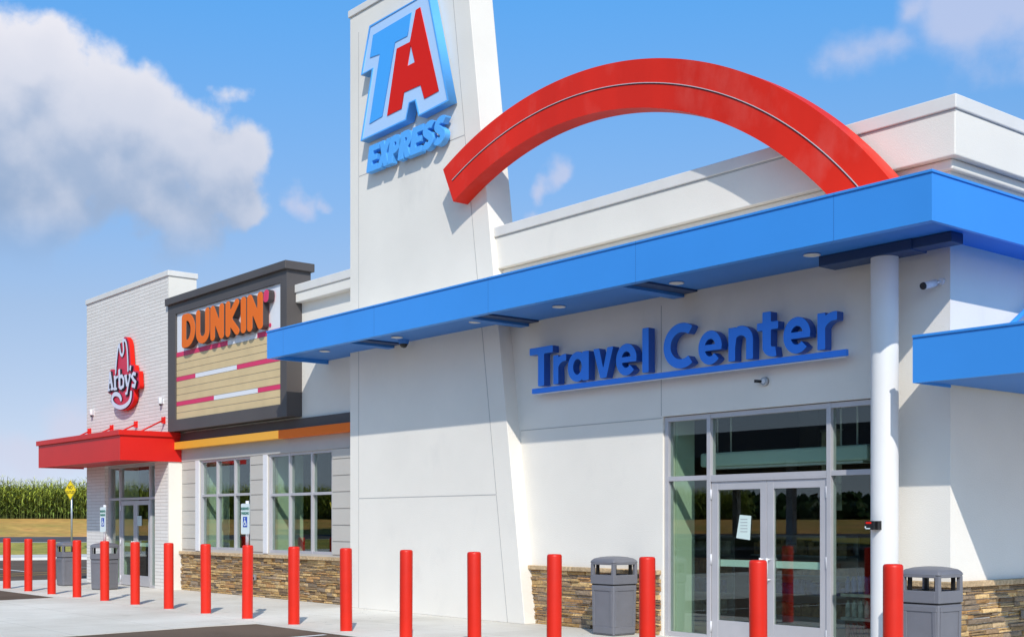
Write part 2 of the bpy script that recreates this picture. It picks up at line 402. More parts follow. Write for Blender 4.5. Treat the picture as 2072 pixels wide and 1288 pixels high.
def struct(o, kind='structure'):
    o['kind'] = kind; return o
def wall(name, m, parent, xs, zs, holes, y0, y1):
    """slab in the XZ plane with rectangular holes (x0,x1,z0,z1); one clean shell"""
    X = sorted(set(list(xs)+[h[0] for h in holes]+[h[1] for h in holes])); Z = sorted(set(list(zs)+[h[2] for h in holes]+[h[3] for h in holes]))
    bm = bmesh.new(); V = {}
    def v(i, j, k):
        if (i, j, k) not in V: V[(i, j, k)] = bm.verts.new((X[i], (y0, y1)[k], Z[j]))
        return V[(i, j, k)]
    def solid(i, j):
        if i < 0 or j < 0 or i >= len(X)-1 or j >= len(Z)-1: return False
        cx, cz = (X[i]+X[i+1])/2, (Z[j]+Z[j+1])/2
        return not any(h[0] < cx < h[1] and h[2] < cz < h[3] for h in holes)
    for i in range(len(X)-1):
        for j in range(len(Z)-1):
            if not solid(i, j): continue
            bm.faces.new((v(i,j,0), v(i+1,j,0), v(i+1,j+1,0), v(i,j+1,0)))
            bm.faces.new((v(i,j,1), v(i,j+1,1), v(i+1,j+1,1), v(i+1,j,1)))
            if not solid(i-1, j): bm.faces.new((v(i,j,0), v(i,j+1,0), v(i,j+1,1), v(i,j,1)))
            if not solid(i+1, j): bm.faces.new((v(i+1,j,0), v(i+1,j,1), v(i+1,j+1,1), v(i+1,j+1,0)))
            if not solid(i, j-1): bm.faces.new((v(i,j,0), v(i,j,1), v(i+1,j,1), v(i+1,j,0)))
            if not solid(i, j+1): bm.faces.new((v(i,j+1,0), v(i+1,j+1,0), v(i+1,j+1,1), v(i,j+1,1)))
    return mesh(name, bm, m, parent)

# ---- glyphs: outlines with round or butt strokes, unioned on a grid and turned into solid letters
def stroke(pts, w, cap='b'):
    pts = [np.array(p, float) for p in pts]
    return ('s', pts, w, cap)
def arc(cx, cy, rx, ry, a0, a1, n=24):
    return [(cx+rx*math.cos(math.radians(a0+(a1-a0)*i/n)), cy+ry*math.sin(math.radians(a0+(a1-a0)*i/n))) for i in range(n+1)]
def field_of(prims, GX, GY):
    def seg(p, q):
        d = q-p; L2 = d@d+1e-12; t = np.clip(((GX-p[0])*d[0]+(GY-p[1])*d[1])/L2, 0, 1)
        return np.hypot(GX-p[0]-t*d[0], GY-p[1]-t*d[1])
    def poly(pts):
        pts = [np.array(p, float) for p in pts]; D = np.full(GX.shape, 1e9); ins = np.zeros(GX.shape, bool)
        for a, b in zip(pts, pts[1:]+pts[:1]):
            D = np.minimum(D, seg(a, b))
            c = ((a[1] > GY) != (b[1] > GY)); dy = (b[1]-a[1]) or 1e-12
            ins ^= c & (GX < (b[0]-a[0])*(GY-a[1])/dy+a[0])
        return np.where(ins, -D, D)
    tot = np.full(GX.shape, 1e9)
    for pr in prims:
        if pr[0] == 's':
            _, pts, w, cap = pr
            if cap == 'r':
                f = np.min([seg(a, b) for a, b in zip(pts, pts[1:])], axis=0)-w
            else:
                L, Rr = [], []
                for i, p in enumerate(pts):
                    t = (pts[min(i+1, len(pts)-1)]-pts[max(i-1, 0)]); t /= np.linalg.norm(t)+1e-12
                    n = np.array((-t[1], t[0]))
                    if 0 < i < len(pts)-1:
                        t1 = pts[i]-pts[i-1]; t1 /= np.linalg.norm(t1)+1e-12; k = 1/max(.5, abs(np.array((-t1[1], t1[0]))@n))
                    else: k = 1
                    L.append(p+n*w*k); Rr.append(p-n*w*k)
                f = poly(L+Rr[::-1])
            tot = np.minimum(tot, f)
        elif pr[0] == 'p': tot = np.minimum(tot, poly(pr[1]))
        elif pr[0] == 'h': tot = np.maximum(tot, -poly(pr[1]))
    return tot
def contours(Fv, xs, ys):
    segs = {}
    nx, ny = Fv.shape[1], Fv.shape[0]
    def pt(e):
        (i, j), (k, l) = e; a, b = Fv[j, i], Fv[l, k]; t = a/(a-b)
        return (xs[i]+(xs[k]-xs[i])*t, ys[j]+(ys[l]-ys[j])*t)
    for j in range(ny-1):
        for i in range(nx-1):
            c = [(i,j), (i+1,j), (i+1,j+1), (i,j+1)]; s = [Fv[q[1], q[0]] < 0 for q in c]
            if all(s) or not any(s): continue
            ent, ext = [], []
            for k in range(4):
                a, b = c[k], c[(k+1) % 4]
                if s[k] != s[(k+1) % 4]:
                    e = (a, b) if a < b else (b, a)
                    (ext if s[k] else ent).append(e)
            for a, b in zip(ext, ent): segs[a] = b
    loops = []
    while segs:
        st = next(iter(segs)); cur = st; lp = []
        while cur in segs:
            lp.append(pt(cur)); cur = segs.pop(cur)
        if len(lp) > 6: loops.append(lp)
    return loops
def glyph_mesh(prims, place, y0, y1, name, faces_mat, side_mat, parent, res=64, bevel=.006, grow=0):
    """prims in glyph units; place(x, y) -> world (x, z)"""
    P = []
    for pr in prims:
        if pr[0] == 's': P += [(p[0]+a, p[1]+b) for p in pr[1] for a in (-pr[2], pr[2]) for b in (-pr[2], pr[2])]
        elif pr[0] == 'p': P += list(pr[1])
    x0, x1 = min(p[0] for p in P)-.03, max(p[0] for p in P)+.03; z0, z1 = min(p[1] for p in P)-.03, max(p[1] for p in P)+.03
    st = max(x1-x0, z1-z0)/res; xs = np.arange(x0-grow-st, x1+grow+2*st, st); ys = np.arange(z0-grow-st, z1+grow+2*st, st)
    GX, GY = np.meshgrid(xs, ys); Fv = field_of(prims, GX, GY)-grow
    Fv = np.where(np.abs(Fv) < 1e-7, 1e-7, Fv)
    cu = bpy.data.curves.new(name, 'CURVE'); cu.dimensions = '2D'; cu.fill_mode = 'BOTH'
    cu.extrude = (y1-y0)/2-bevel; cu.bevel_depth = bevel; cu.bevel_resolution = 1; cu.offset = -bevel
    for lp in contours(Fv, xs, ys):
        lp = lp[::2] if len(lp) > 60 else lp
        q = [place(*p) for p in lp]
        s = cu.splines.new('POLY'); s.points.add(len(q)-1); s.use_cyclic_u = True
        for i, (a, b) in enumerate(q): s.points[i].co = (a, b, 0, 1)
    tmp = bpy.data.objects.new('tmp', cu); COL.objects.link(tmp)
    dg = bpy.context.evaluated_depsgraph_get(); me = bpy.data.meshes.new_from_object(tmp.evaluated_get(dg))
    bpy.data.objects.remove(tmp); bpy.data.curves.remove(cu)
    me.name = name; ym = (y0+y1)/2
    for v in me.vertices: x, z, d = v.co; v.co = (x, ym-d, z)
    me.materials.clear(); me.materials.append(M[faces_mat]); me.materials.append(M[side_mat])
    for p in me.polygons:
        p.material_index = 0 if (abs(p.normal.y) > .9) else 1; p.use_smooth = False
    return link(name, me, parent)
def fit(prims, bx, skew=0):
    """map the glyph's own extent into a world box (x0,x1,z0,z1)"""
    P = []
    for pr in prims:
        if pr[0] == 's':
            f = field_bounds(pr); P += f
        elif pr[0] == 'p': P += list(pr[1])
    gx0, gx1 = min(p[0] for p in P), max(p[0] for p in P); gz0, gz1 = min(p[1] for p in P), max(p[1] for p in P)
    x0, x1, z0, z1 = bx
    return lambda x, y: (x0+(x-gx0)/(gx1-gx0)*(x1-x0)+skew*((y-gz0)/(gz1-gz0)), z0+(y-gz0)/(gz1-gz0)*(z1-z0))
def field_bounds(pr):
    _, pts, w, cap = pr; out = []
    for i, p in enumerate(pts):
        if cap == 'r' or 0 < i < len(pts)-1: k = [(w, w), (-w, -w)]
        else:
            t = pts[1]-pts[0] if i == 0 else pts[-1]-pts[-2]; t = t/(np.linalg.norm(t)+1e-12); n = np.array((-t[1], t[0]))*w
            k = [tuple(n), tuple(-n)]
        if 0 < i < len(pts)-1 and cap == 'b':
            t = pts[i+1]-pts[i-1]; t = t/(np.linalg.norm(t)+1e-12); n = np.array((-t[1], t[0]))*w; k = [tuple(n), tuple(-n)]
        out += [(p[0]+a, p[1]+b) for a, b in k]
    return out
def text(body, size, loc, m, parent, name='lettering', depth=.004, normal='-y', bold=0, sx=1):
    cu = bpy.data.curves.new(name, 'FONT'); cu.body = body; cu.size = size; cu.extrude = depth/2; cu.align_x = 'CENTER'; cu.align_y = 'CENTER'
    cu.offset = bold
    tmp = bpy.data.objects.new('tmp', cu); COL.objects.link(tmp)
    dg = bpy.context.evaluated_depsgraph_get(); me = bpy.data.meshes.new_from_object(tmp.evaluated_get(dg))
    bpy.data.objects.remove(tmp); bpy.data.curves.remove(cu); me.name = name
    me.transform(Matrix.Scale(sx, 4, (1,0,0)))
    me.transform(Matrix.Rotation(R(90), 4, 'X'))
    if callable(loc): me.transform(loc('m'))
    else: me.transform(Matrix.Translation(loc))
    me.materials.clear(); me.materials.append(M[m]); return link(name, me, parent)

# ================================================================== SETTING
YW, YT, YC = 12.75, 12.50, 11.44       # wall, tower front, canopy front
XR, XT0 = -7.77, -19.97                # right building corner, tower left edge
def ring(name, r0, r1, z0, z1, m, a0=0, a1=360, n=180, bumps=0, rows=1):
    bm = bmesh.new(); g = []
    for k in range(rows+1):
        t = k/rows; r = r0+(r1-r0)*t; z = z0+(z1-z0)*t; row = []
        for i in range(n+1 if a1-a0 < 360 else n):
            a = R(a0+(a1-a0)*i/n); dz = bumps*math.sin(i*1.7+k)*math.sin(i*.63+k*2.1) if 0 < k < rows else 0
            row.append(bm.verts.new((r*math.cos(a), r*math.sin(a), z+dz)))
        g.append(row)
    L = len(g[0])
    for k in range(rows):
        for i in range(L if a1-a0 >= 360 else L-1):
            j = (i+1) % L; bm.faces.new((g[k][i], g[k][j], g[k+1][j], g[k+1][i]))
    bmesh.ops.recalc_face_normals(bm, faces=bm.faces[:])
    o = mesh(name, bm, m); return struct(o)
bm = bmesh.new(); c = [bm.verts.new((57.2*math.cos(R(a)), 57.2*math.sin(R(a)), -.008)) for a in range(0, 360, 4)]; bm.faces.new(c)
struct(mesh('ground', bm, 'asphalt'))
def slab(name, pts, z, m, th=.06):
    bm = bmesh.new(); A = [bm.verts.new((x, y, z)) for x, y in pts]; B = [bm.verts.new((x, y, z-th)) for x, y in pts]
    n = len(pts); bm.faces.new(A); bm.faces.new(B[::-1])
    for i in range(n): bm.faces.new((A[i], B[i], B[(i+1)%n], A[(i+1)%n]))
    bmesh.ops.recalc_face_normals(bm, faces=bm.faces[:]); return struct(mesh(name, bm, m))
slab('pavement', [(-35,9.36),(-26.5,9.36),(-26.3,8.2),(-26.3,-14),(-17.2,-14),(-17.2,5.0),(-17.7,8.6),(-17.7,9.36),(4,9.36),(4,30),(-35,30)], 0, 'concrete')
ring('kerb', 57, 61.5, .10, .12, 'kerb', rows=1)
ring('kerb_face', 56.95, 57, -.02, .10, 'kerb')
ring('grass_verge', 61.5, 70, .10, .55, 'grass', rows=3, bumps=.03)
ring('road', 70, 78, .56, .76, 'far_asphalt')
ring('embankment', 78, 92, .75, 1.85, 'dry_slope', rows=5, bumps=.10)
ring('field_ground', 92, 700, 1.85, 2.2, 'field_soil')
def painted(name, p, q, w, m):
    p, q = Vector((*p, 0)), Vector((*q, 0)); d = (q-p).normalized(); n = Vector((-d.y, d.x, 0))*w/2
    bm = bmesh.new(); bm.faces.new([bm.verts.new(v+Vector((0,0,-.003))) for v in (p-n, q-n, q+n, p+n)]); return struct(mesh(name, bm, m))
painted('painted_line', on_ground(-60,1144), on_ground(60,1156), .14, 'paint_white')
painted('painted_line', on_ground(-80,1165), on_ground(190,1152), .12, 'paint_yellow')
painted('painted_line', on_ground(-80,1169), on_ground(190,1156), .12, 'paint_yellow')
painted('painted_line', on_ground(150,1146), on_ground(260,1148), .12, 'paint_white')
painted('painted_line', (-15.35, 9.2), (-14.6, 4.0), .11, 'paint_white')

# corn field standing on the embankment (uncountable)
def corn():
    V, Fc, T = [], [], []
    rnd = random.Random(3)
    def leafstrip(base, az, L, w, droop, tone):
        d = Vector((math.cos(az), math.sin(az), 0)); s = Vector((-d.y, d.x, 0)); prev = None; n = 4
        for i in range(n+1):
            t = i/n; c = base+d*(L*t*(.9-.15*t))+Vector((0,0,L*(.75*t-droop*t*t))); ww = w*(1-t)*(.5+1.2*t)+.004
            a, b = c-s*ww, c+s*ww; V.append(tuple(a)); V.append(tuple(b)); k = len(V)
            if prev: Fc.append((prev[0], prev[1], k-1, k-2)); T.append(tone)
            prev = (k-2, k-1)
    for row in range(9):
        r = 92.3+row*.75; step = (.17 if row < 4 else .3)
        n = int(R(64)*r/step)
        for i in range(n):
            a = R(156)+R(64)*(i+rnd.random()*.7)/n; rr = r+rnd.uniform(-.25, .25)
            b = Vector((rr*math.cos(a), rr*math.sin(a), 1.83)); h = 2.40+.16*math.sin(a*37+row)+.14*math.sin(a*211+row*2)+rnd.uniform(-.22, .22)+row*.02
            tone = rnd.uniform(.8, 1.25)
            for q in (0, 1):                                     # stalk: two crossed thin strips
                s = Vector((math.cos(a+q*1.57), math.sin(a+q*1.57), 0))*.018
                k = len(V); V.extend([tuple(b-s), tuple(b+s), tuple(b+s*.5+Vector((0,0,h))), tuple(b-s*.5+Vector((0,0,h)))])
                Fc.append((k, k+1, k+2, k+3)); T.append((.13*tone, .16*tone, .035))
            nl = 13 if row < 4 else 6
            for l in range(nl):
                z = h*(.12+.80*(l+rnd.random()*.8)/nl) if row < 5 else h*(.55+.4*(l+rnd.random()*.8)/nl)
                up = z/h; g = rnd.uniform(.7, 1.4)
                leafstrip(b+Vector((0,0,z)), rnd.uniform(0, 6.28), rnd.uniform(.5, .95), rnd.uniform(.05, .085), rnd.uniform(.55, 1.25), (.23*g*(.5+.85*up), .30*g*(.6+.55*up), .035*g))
            for l in range(4):                                    # tassel
                leafstrip(b+Vector((0,0,h-.02)), rnd.uniform(0, 6.28), rnd.uniform(.22, .4), .010, .1, (.50*tone, .52*tone, .16))
    K0 = len(V); nA = 64                                       # the unbroken mass of plants behind the first rows
    for i in range(nA+1):
        a = R(156)+R(64)*i/nA
        for r, z in ((97.2, 1.83), (97.2, 4.1), (150, 4.2)): V.append((r*math.cos(a), r*math.sin(a), z))
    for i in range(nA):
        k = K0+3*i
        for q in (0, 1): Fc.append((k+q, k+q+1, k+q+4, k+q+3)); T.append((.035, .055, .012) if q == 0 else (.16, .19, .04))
    me = bpy.data.meshes.new('corn_field'); me.from_pydata(V, [], Fc); at = me.attributes.new('tone', 'FLOAT_COLOR', 'FACE')
    at.data.foreach_set('color', [c for t in T for c in (*t, 1)]); me.materials.append(M['leaf'])
    o = link('corn_field', me); struct(o, 'stuff'); return o
corn()
def woods():
    V, Fc, T = [], [], []; rnd = random.Random(5)
    for k in range(190):
        a = R(rnd.uniform(212, 262)); r = rnd.uniform(110, 135); h = rnd.uniform(1.2, 3.2); w = rnd.uniform(2, 4)
        cx, cy = r*math.cos(a), r*math.sin(a)
        for l in range(130):
            u, v, s = rnd.uniform(-1,1), rnd.uniform(0,6.28), rnd.uniform(.6,1)
            q = Vector((math.cos(v)*math.sqrt(1-u*u)*w*s+cx, math.sin(v)*math.sqrt(1-u*u)*w*s+cy, 1.8+h*.5+u*h*.5*s))
            n = Vector((rnd.uniform(-1,1), rnd.uniform(-1,1), rnd.uniform(-.3,1))).normalized(); e = n.orthogonal().normalized()*rnd.uniform(.2,.5); f = n.cross(e)
            b = len(V); V.extend([tuple(q-e-f), tuple(q+e-f), tuple(q+e*.6+f), tuple(q-e*.8+f)]); Fc.append((b,b+1,b+2,b+3))
            g = rnd.uniform(.6,1.4); T.append((.045*g, .08*g, .02*g))
    me = bpy.data.meshes.new('far_woods'); me.from_pydata(V, [], Fc); at = me.attributes.new('tone', 'FLOAT_COLOR', 'FACE')
    at.data.foreach_set('color', [c for t in T for c in (*t, 1)]); me.materials.append(M['leaf']); struct(link('far_woods', me), 'stuff')
woods()

# ================================================================== BUILDINGS
def grooves(parent, items, y, w=.014, name='wall_joint', m='groove'):
    """thin recessed-looking joints: (x0,z0,x1,z1) strips 3 mm proud"""
    bm = bmesh.new()
    for x0, z0, x1, z1 in items:
        d = Vector((x1-x0, z1-z0)); d.normalize(); n = Vector((-d.y, d.x))*w/2
        prism(bm, [(x0-n.x, z0-n.y), (x1-n.x, z1-n.y), (x1+n.x, z1+n.y), (x0+n.x, z0+n.y)], y-.003, y+.01)
    return mesh(name, bm, m, parent)
def stone_wall(parent, x0, x1, z0, z1, y, side=None, seed=1):
    """dry ledge stone built course by course, each stone its own block; side=(xs,y0,y1) continues round the corner"""
    rnd = random.Random(seed); bm = bmesh.new(); tones = []
    pal = [(.42,.28,.13),(.52,.37,.19),(.34,.24,.14),(.44,.34,.22),(.24,.17,.11),(.56,.41,.22),(.38,.23,.11),(.29,.23,.18)]
    def stone(a, b, za, zb, dp, axis):
        tn = rnd.choice(pal); g = rnd.uniform(.7, 1.25); tn = (tn[0]*1.08, tn[1], tn[2]*.86); j = lambda s=.006: rnd.uniform(-s, s)
        nv0 = len(bm.faces)
        if axis == 'x':
            co = [(a, y+.05, za), (b, y+.05, za), (b, y+.05, zb), (a, y+.05, zb), (a+.004+j(), y-dp+j(), za+.004+j(.004)), (b-.004+j(), y-dp+j(), za+.004+j(.004)), (b-.004+j(), y-dp+j(), zb-.004+j(.004)), (a+.004+j(), y-dp+j(), zb-.004+j(.004))]
            mid = [((a+b)/2+j(.03), y-dp-rnd.uniform(.002,.014), (za+zb)/2+j())]
        else:
            X = side[0]
            co = [(X-.05, a, za), (X-.05, b, za), (X-.05, b, zb), (X-.05, a, zb), (X+dp+j(), a+.004+j(), za+.004+j(.004)), (X+dp+j(), b-.004+j(), za+.004+j(.004)), (X+dp+j(), b-.004+j(), zb-.004+j(.004)), (X+dp+j(), a+.004+j(), zb-.004+j(.004))]
            mid = [(X+dp+rnd.uniform(.002,.014), (a+b)/2+j(.03), (za+zb)/2+j())]
        v = [bm.verts.new(q) for q in co]; c = bm.verts.new(mid[0])
        fs = [(4,5,1,0), (5,6,2,1), (6,7,3,2), (7,4,0,3)]
        for f in fs: bm.faces.new([v[i] for i in f])
        for i in range(4): bm.faces.new((v[4+i], v[4+(i+1)%4], c))
        for _ in range(8): tones.append((tn[0]*g, tn[1]*g, tn[2]*g))
    z = z0
    while z < z1-.001:
        h = min(rnd.choice((.032,.045,.055,.06,.075)), z1-z)
        if z1-z-h < .03: h = z1-z
        for axis, s0, s1 in (('x', x0, x1),)+((('y', side[1], side[2]),) if side else ()):
            s = s0-rnd.uniform(0, .2)
            while s < s1:
                L = rnd.uniform(.12, .46); a, b = max(s, s0), min(s+L, s1)
                if b-a > .03:
                    if h > .05 and rnd.random() < .25:
                        k = rnd.uniform(.4, .6); stone(a, b, z+.001, z+h*k, rnd.uniform(.012,.045), axis); stone(a, b, z+h*k+.002, z+h-.002, rnd.uniform(.012,.045), axis)
                    else: stone(a, b, z+.001, z+h-.003, rnd.uniform(.010, .05), axis)
                s += L+.003
        z += h
    bmesh.ops.recalc_face_normals(bm, faces=bm.faces[:])
    me = bpy.data.meshes.new('stone_base'); bm.to_mesh(me); bm.free()
    at = me.attributes.new('tone', 'FLOAT_COLOR', 'FACE'); at.data.foreach_set('color', [c for t in tones for c in (*t, 1)])
    me.materials.append(M['ledge_stone']); return link('stone_base', me, parent)
def sill(parent, x0, x1, z, y, side=None, seed=2):
    rnd = random.Random(seed); bm = bmesh.new(); s = x0; tones = []
    def blk(*b):
        n = len(bm.faces); box(bm, *b); g = rnd.uniform(.85,1.2); tones.extend([(.50*g,.36*g,.21*g)]*6)
    while s < x1:
        e = min(s+rnd.uniform(.5,.7), x1); blk(s, e-.006, y-.085, y+.03, z, z+.065); s = e
    if side:
        s = side[1]
        while s < side[2]:
            e = min(s+rnd.uniform(.5,.7), side[2]); blk(side[0]-.03, side[0]+.085, s+.001, e-.006, z, z+.065); s = e
    me = bpy.data.meshes.new('stone_sill'); bm.normal_update(); bm.to_mesh(me); bm.free()
    at = me.attributes.new('tone', 'FLOAT_COLOR', 'FACE'); at.data.foreach_set('color', [c for t in tones for c in (*t, 1)])
    me.materials.append(M['ledge_stone']); o = link('stone_sill', me, parent)
    b = o.modifiers.new('bevel', 'BEVEL'); b.width = .01; b.segments = 2; return o
def pane(parent, x0, x1, z0, z1, y):
    return part('pane', 'window_glass', parent, (x0, x1, y, y+.008, z0, z1))
def glazing(parent, x0, x1, z0, z1, xs, zs, y, name='window', fw=.05, skip=(), d0=.0, d1=.11):
    """aluminium frame (one mesh) with its panes as sub-parts; xs/zs are mullion centres; skip = cells left open"""
    bm = bmesh.new(); X = [x0]+list(xs)+[x1]; Z = [z0]+list(zs)+[z1]
    box(bm, x0, x0+fw, y+d0, y+d1, z0, z1); box(bm, x1-fw, x1, y+d0, y+d1, z0, z1)
    h = fw/2
    ex = [(x0+fw)]+[v for m in xs for v in (m-h, m+h)]+[x1-fw]
    for m in xs: box(bm, m-h, m+h, y+d0-.002, y+d1+.002, z0, z1)
    for zi, zc in enumerate([z0+h]+list(zs)+[z1-h]):
        for i in range(0, len(ex), 2):
            if ('h', zi, i//2) in skip: continue
            box(bm, ex[i], ex[i+1], y+d0+.004, y+d1-.004, zc-h, zc+h)
    o = mesh(name, bm, 'aluminium', parent, bevel=.003)
    ez = [z0+fw]+[v for m in zs for v in (m-h, m+h)]+[z1-fw]
    for i in range(0, len(ex), 2):
        for j in range(0, len(ez), 2):
            if (i//2, j//2) in skip: continue
            pane(o, ex[i]-.005, ex[i+1]+.005, ez[j]-.005, ez[j+1]+.005, y+.05)
    return o
def door(parent, x0, x1, z1, y, hinge_left, st=.105, label=None, bar=True):
    bm = bmesh.new(); zb, zt = .27, z1-.11
    box(bm, x0, x0+st, y, y+.05, .015, z1); box(bm, x1-st, x1, y, y+.05, .015, z1)
    box(bm, x0+st, x1-st, y+.002, y+.048, .015, zb); box(bm, x0+st, x1-st, y+.002, y+.048, zt, z1)
    o = mesh('door', bm, 'aluminium', parent, bevel=.004)
    if label: o['label'] = label
    pane(o, x0+st-.005, x1-st+.005, zb-.005, zt+.005, y+.022)
    hx = x1-st*.5 if hinge_left else x0+st*.5
    bm = bmesh.new()
    for zz in (.84, 1.10): tube(bm, (hx, y, zz), (hx, y-.07, zz), .012, n=10)
    tube(bm, (hx, y-.07, .82), (hx, y-.07, 1.12), .013, n=12); mesh('handle', bm, 'white_metal', o)
    gx = x0-.004 if hinge_left else x1+.004
    for zz in (.18, 1.08, 1.95):
        bm = bmesh.new(); tube(bm, (gx, y-.012, zz-.07), (gx, y-.012, zz+.07), .012, n=10); mesh('hinge', bm, 'white_metal', o)
    if bar: part('push_bar', 'lamp_metal', o, (x0+st, x1-st, y+.055, y+.10, .99, 1.08))
    return o
def parapet(parent, x0, x1, y, ya, z0, z1, cap, side=None, over=.03, m='stucco'):
    """projecting cornice band along the front (and down the right side) with a metal cap"""
    bm = bmesh.new()
    if side:
        xs, ye = side; box(bm, x0, xs, y, ya, z0, z1-cap)
        box(bm, ya and x1, xs, ya, ye, z0, z1-cap)
    else: box(bm, x0, x1, y, ya, z0, z1-cap)
    mesh('cornice', bm, m, parent, bevel=.012)

# ---- main store -------------------------------------------------------------
store = thing('store_building', 'white stucco travel store with cornice, stone base and glass entrance', 'building', (-12, YW, 0))
H = [(-12.21, -8.62, 0, 3.05)]
wall('wall', 'stucco', store, (-19.9, XR), (0, 5.62), H, YW, YW+.25)
bm = bmesh.new(); box(bm, XR-.25, XR, YW+.25, 26, 0, 5.62); mesh('side_wall', bm, 'stucco', store)
# cornice: cove, band, cap; front and right side
bm = bmesh.new()
def L_band(bm, yo, xo, z0, z1, back=.35, x_left=-15.9):
    """L-shaped band whose outer faces stand at y=YW-yo and x=XR+xo"""
    pts = [(x_left, YW-yo), (XR+xo, YW-yo), (XR+xo, 26.2), (XR-back, 26.2), (XR-back, YW+back), (x_left, YW+back)]
    A = [bm.verts.new((x, y, z0)) for x, y in pts]; B = [bm.verts.new((x, y, z1)) for x, y in pts]; n = len(pts)
    for i in range(n): bm.faces.new((A[i], A[(i+1)%n], B[(i+1)%n], B[i]))
    bm.faces.new(A[::-1]); bm.faces.new(B)
L_band(bm, .15, .15, 5.64, 6.15); mesh('cornice', bm, 'stucco', store, bevel=.012)
bm = bmesh.new(); L_band(bm, .06, .06, 5.52, 5.639); mesh('cornice_cove', bm, 'stucco', store, bevel=.02)
bm = bmesh.new(); L_band(bm, .175, .175, 6.152, 6.31); mesh('parapet_cap', bm, 'cap_metal', store, bevel=.012)
part('cap_flashing', 'groove', store, (-15.9, XR+.155, YW-.155, YW-.14, 6.128, 6.151))
part('roof', 'roofing', store, (-19.9, XR-.36, YW+.36, 26, 5.3, 5.4))
stone_wall(store, -15.12, -12.24, .0, .84, YW, seed=11)
stone_wall(store, -8.58, XR+.03, .0, .84, YW, side=(XR, YW-.03, 22), seed=12)
sill(store, -15.14, -12.235, .843, YW, seed=3)
sill(store, -8.58, XR+.085, .843, YW, side=(XR, YW+.03, 22), seed=4)
jx = -12.24
grooves(store, [(-15.3, 3.03, -12.22, 3.03), (-12.235, 3.06, -12.235, 4.6)], YW, .012)
g = glazing(store, -12.20, -8.64, .0, 3.04, (-11.39, -9.44), (2.18,), YW+.03, 'entrance_frame', .065, skip=((1,0), ('h',0,1)))
door(store, -11.35, -10.418, 2.12, YW+.05, True); door(store, -10.412, -9.48, 2.12, YW+.05, False)
part('door_header', 'aluminium', store, (-11.355, -9.475, YW+.032, YW+.136, 2.122, 2.148))
# interior of the store, seen through the glass
def room(parent, x0, x1, y0, y1, h, wallm='interior_wall', back='interior_dark', ceil='interior_dark', floor='interior_floor'):
    part('interior_floor', floor, parent, (x0, x1, y0, y1, -.05, .012))
    part('interior_ceiling', ceil, parent, (x0, x1, y0, y1, h, h+.1))
    part('interior_partition', back, parent, (x0-.1, x0, y0, y1, 0, h)); part('interior_partition', back, parent, (x1, x1+.1, y0, y1, 0, h))
    part('interior_back_wall', back, parent, (x0, x1, y1, y1+.1, 0, h))
room(store, -17, -8.05, YW+.255, 23, 3.6)
for b_ in ((-12.55, -12.18, YW+.26, YW+.62, .0, 3.05), (-8.66, -8.45, YW+.26, YW+.6, 0, 3.05)): part('interior_pier', 'interior_wall', store, b_)
for b_ in ((-13.3, -12.9, 17.2, 17.6, .02, 3.6), (-10.4, -10.0, 19.2, 19.6, .02, 3.6)): part('interior_column', 'interior_dark', store, b_)
for b_ in ((-16.9, -12, 22.5, 22.9, 1.6, 3.2), (-8.3, -8.1, 14, 18, 1.2, 3.4)): part('interior_panel', 'interior_brown', store, b_)

def shelf_unit(x, y, L, label):
    t = thing('shelf_unit', label, 'shelf', (x, y, .012), 'shelving inside the travel store')
    part('back_panel', 'shelf', t, (x-L/2, x+L/2, y-.02, y+.02, .012, 1.35))
    part('base', 'shelf', t, (x-L/2, x+L/2, y-.35, y-.02, .012, .14))
    for z in (.45, .75, 1.05, 1.35): part('shelf_board', 'shelf', t, (x-L/2, x+L/2, y-.32, y-.02, z, z+.025))
    rnd = random.Random(int(x*10))
    for z in (.14, .475, .775, 1.075):
        bm = bmesh.new()
        s = x-L/2+.03
        while s < x+L/2-.1:
            w = rnd.uniform(.06, .16); hh = rnd.uniform(.12, .24)
            box(bm, s, s+w-.001, y-.28+rnd.uniform(0,.05), y-.08, z+.002, z+hh)
            s += w
        mesh('goods', bm, rnd.choice(('goods','goods_blue','goods_red','goods_pale')), t)
    return t
shelf_unit(-14.0, 15.3, 1.8, 'low shelf with boxed goods inside, behind the left entrance pane')
shelf_unit(-12.1, 15.9, 1.8, 'low shelf with boxed goods inside, behind the left glass door')
shelf_unit(-10.5, 16.6, 1.4, 'low shelf with boxed goods inside, behind the right glass door')
t = thing('drink_display', 'small stack of bottled drinks on trays inside the right entrance pane', 'display', (-9.35, 13.7, .012))
for k in range(3):
    z = .03+k*.30
    part('tray', 'goods_pale', t, (-9.75, -9.15, 13.45, 13.95, z, z+.04))
    bm = bmesh.new()
    for i in range(6):
        for j in range(4): lathe(bm, -9.69+i*.096, 13.53+j*.11, [(.035, z+.042), (.036, z+.18), (.014, z+.23), (.014, z+.255), (0, z+.256)], 10)
    mesh('bottles', bm, ('goods_red','goods_pale','goods_blue')[k], t)
t = thing('hanging_banner', 'pale narrow hanging banner inside behind the right glass door', 'banner', (-11.2, 15.2, 2))
part('cloth', 'goods_pale', t, (-11.35, -11.0, 15.2, 15.21, 1.75, 2.9)); part('top_rail', 'steel', t, (-11.37, -10.98, 15.19, 15.22, 2.9, 2.93))
# hanging linear fixture behind the transom
t = thing('hanging_light', 'pale linear light box hanging on thin rods behind the transom window', 'light', (-11.0, 13.6, 2.35))
part('housing', 'lamp_metal', t, (-12.15, -9.35, 13.45, 13.75, 2.36, 2.56), bevel=.03)
part('diffuser', 'white_metal', t, (-12.05, -9.45, 13.5, 13.7, 2.33, 2.358))
bm = bmesh.new()
for x in (-11.95, -11.7, -9.85, -9.6): tube(bm, (x, 13.6, 2.56), (x, 13.6, 3.6), .012, n=8)
mesh('rod', bm, 'white_metal', t)

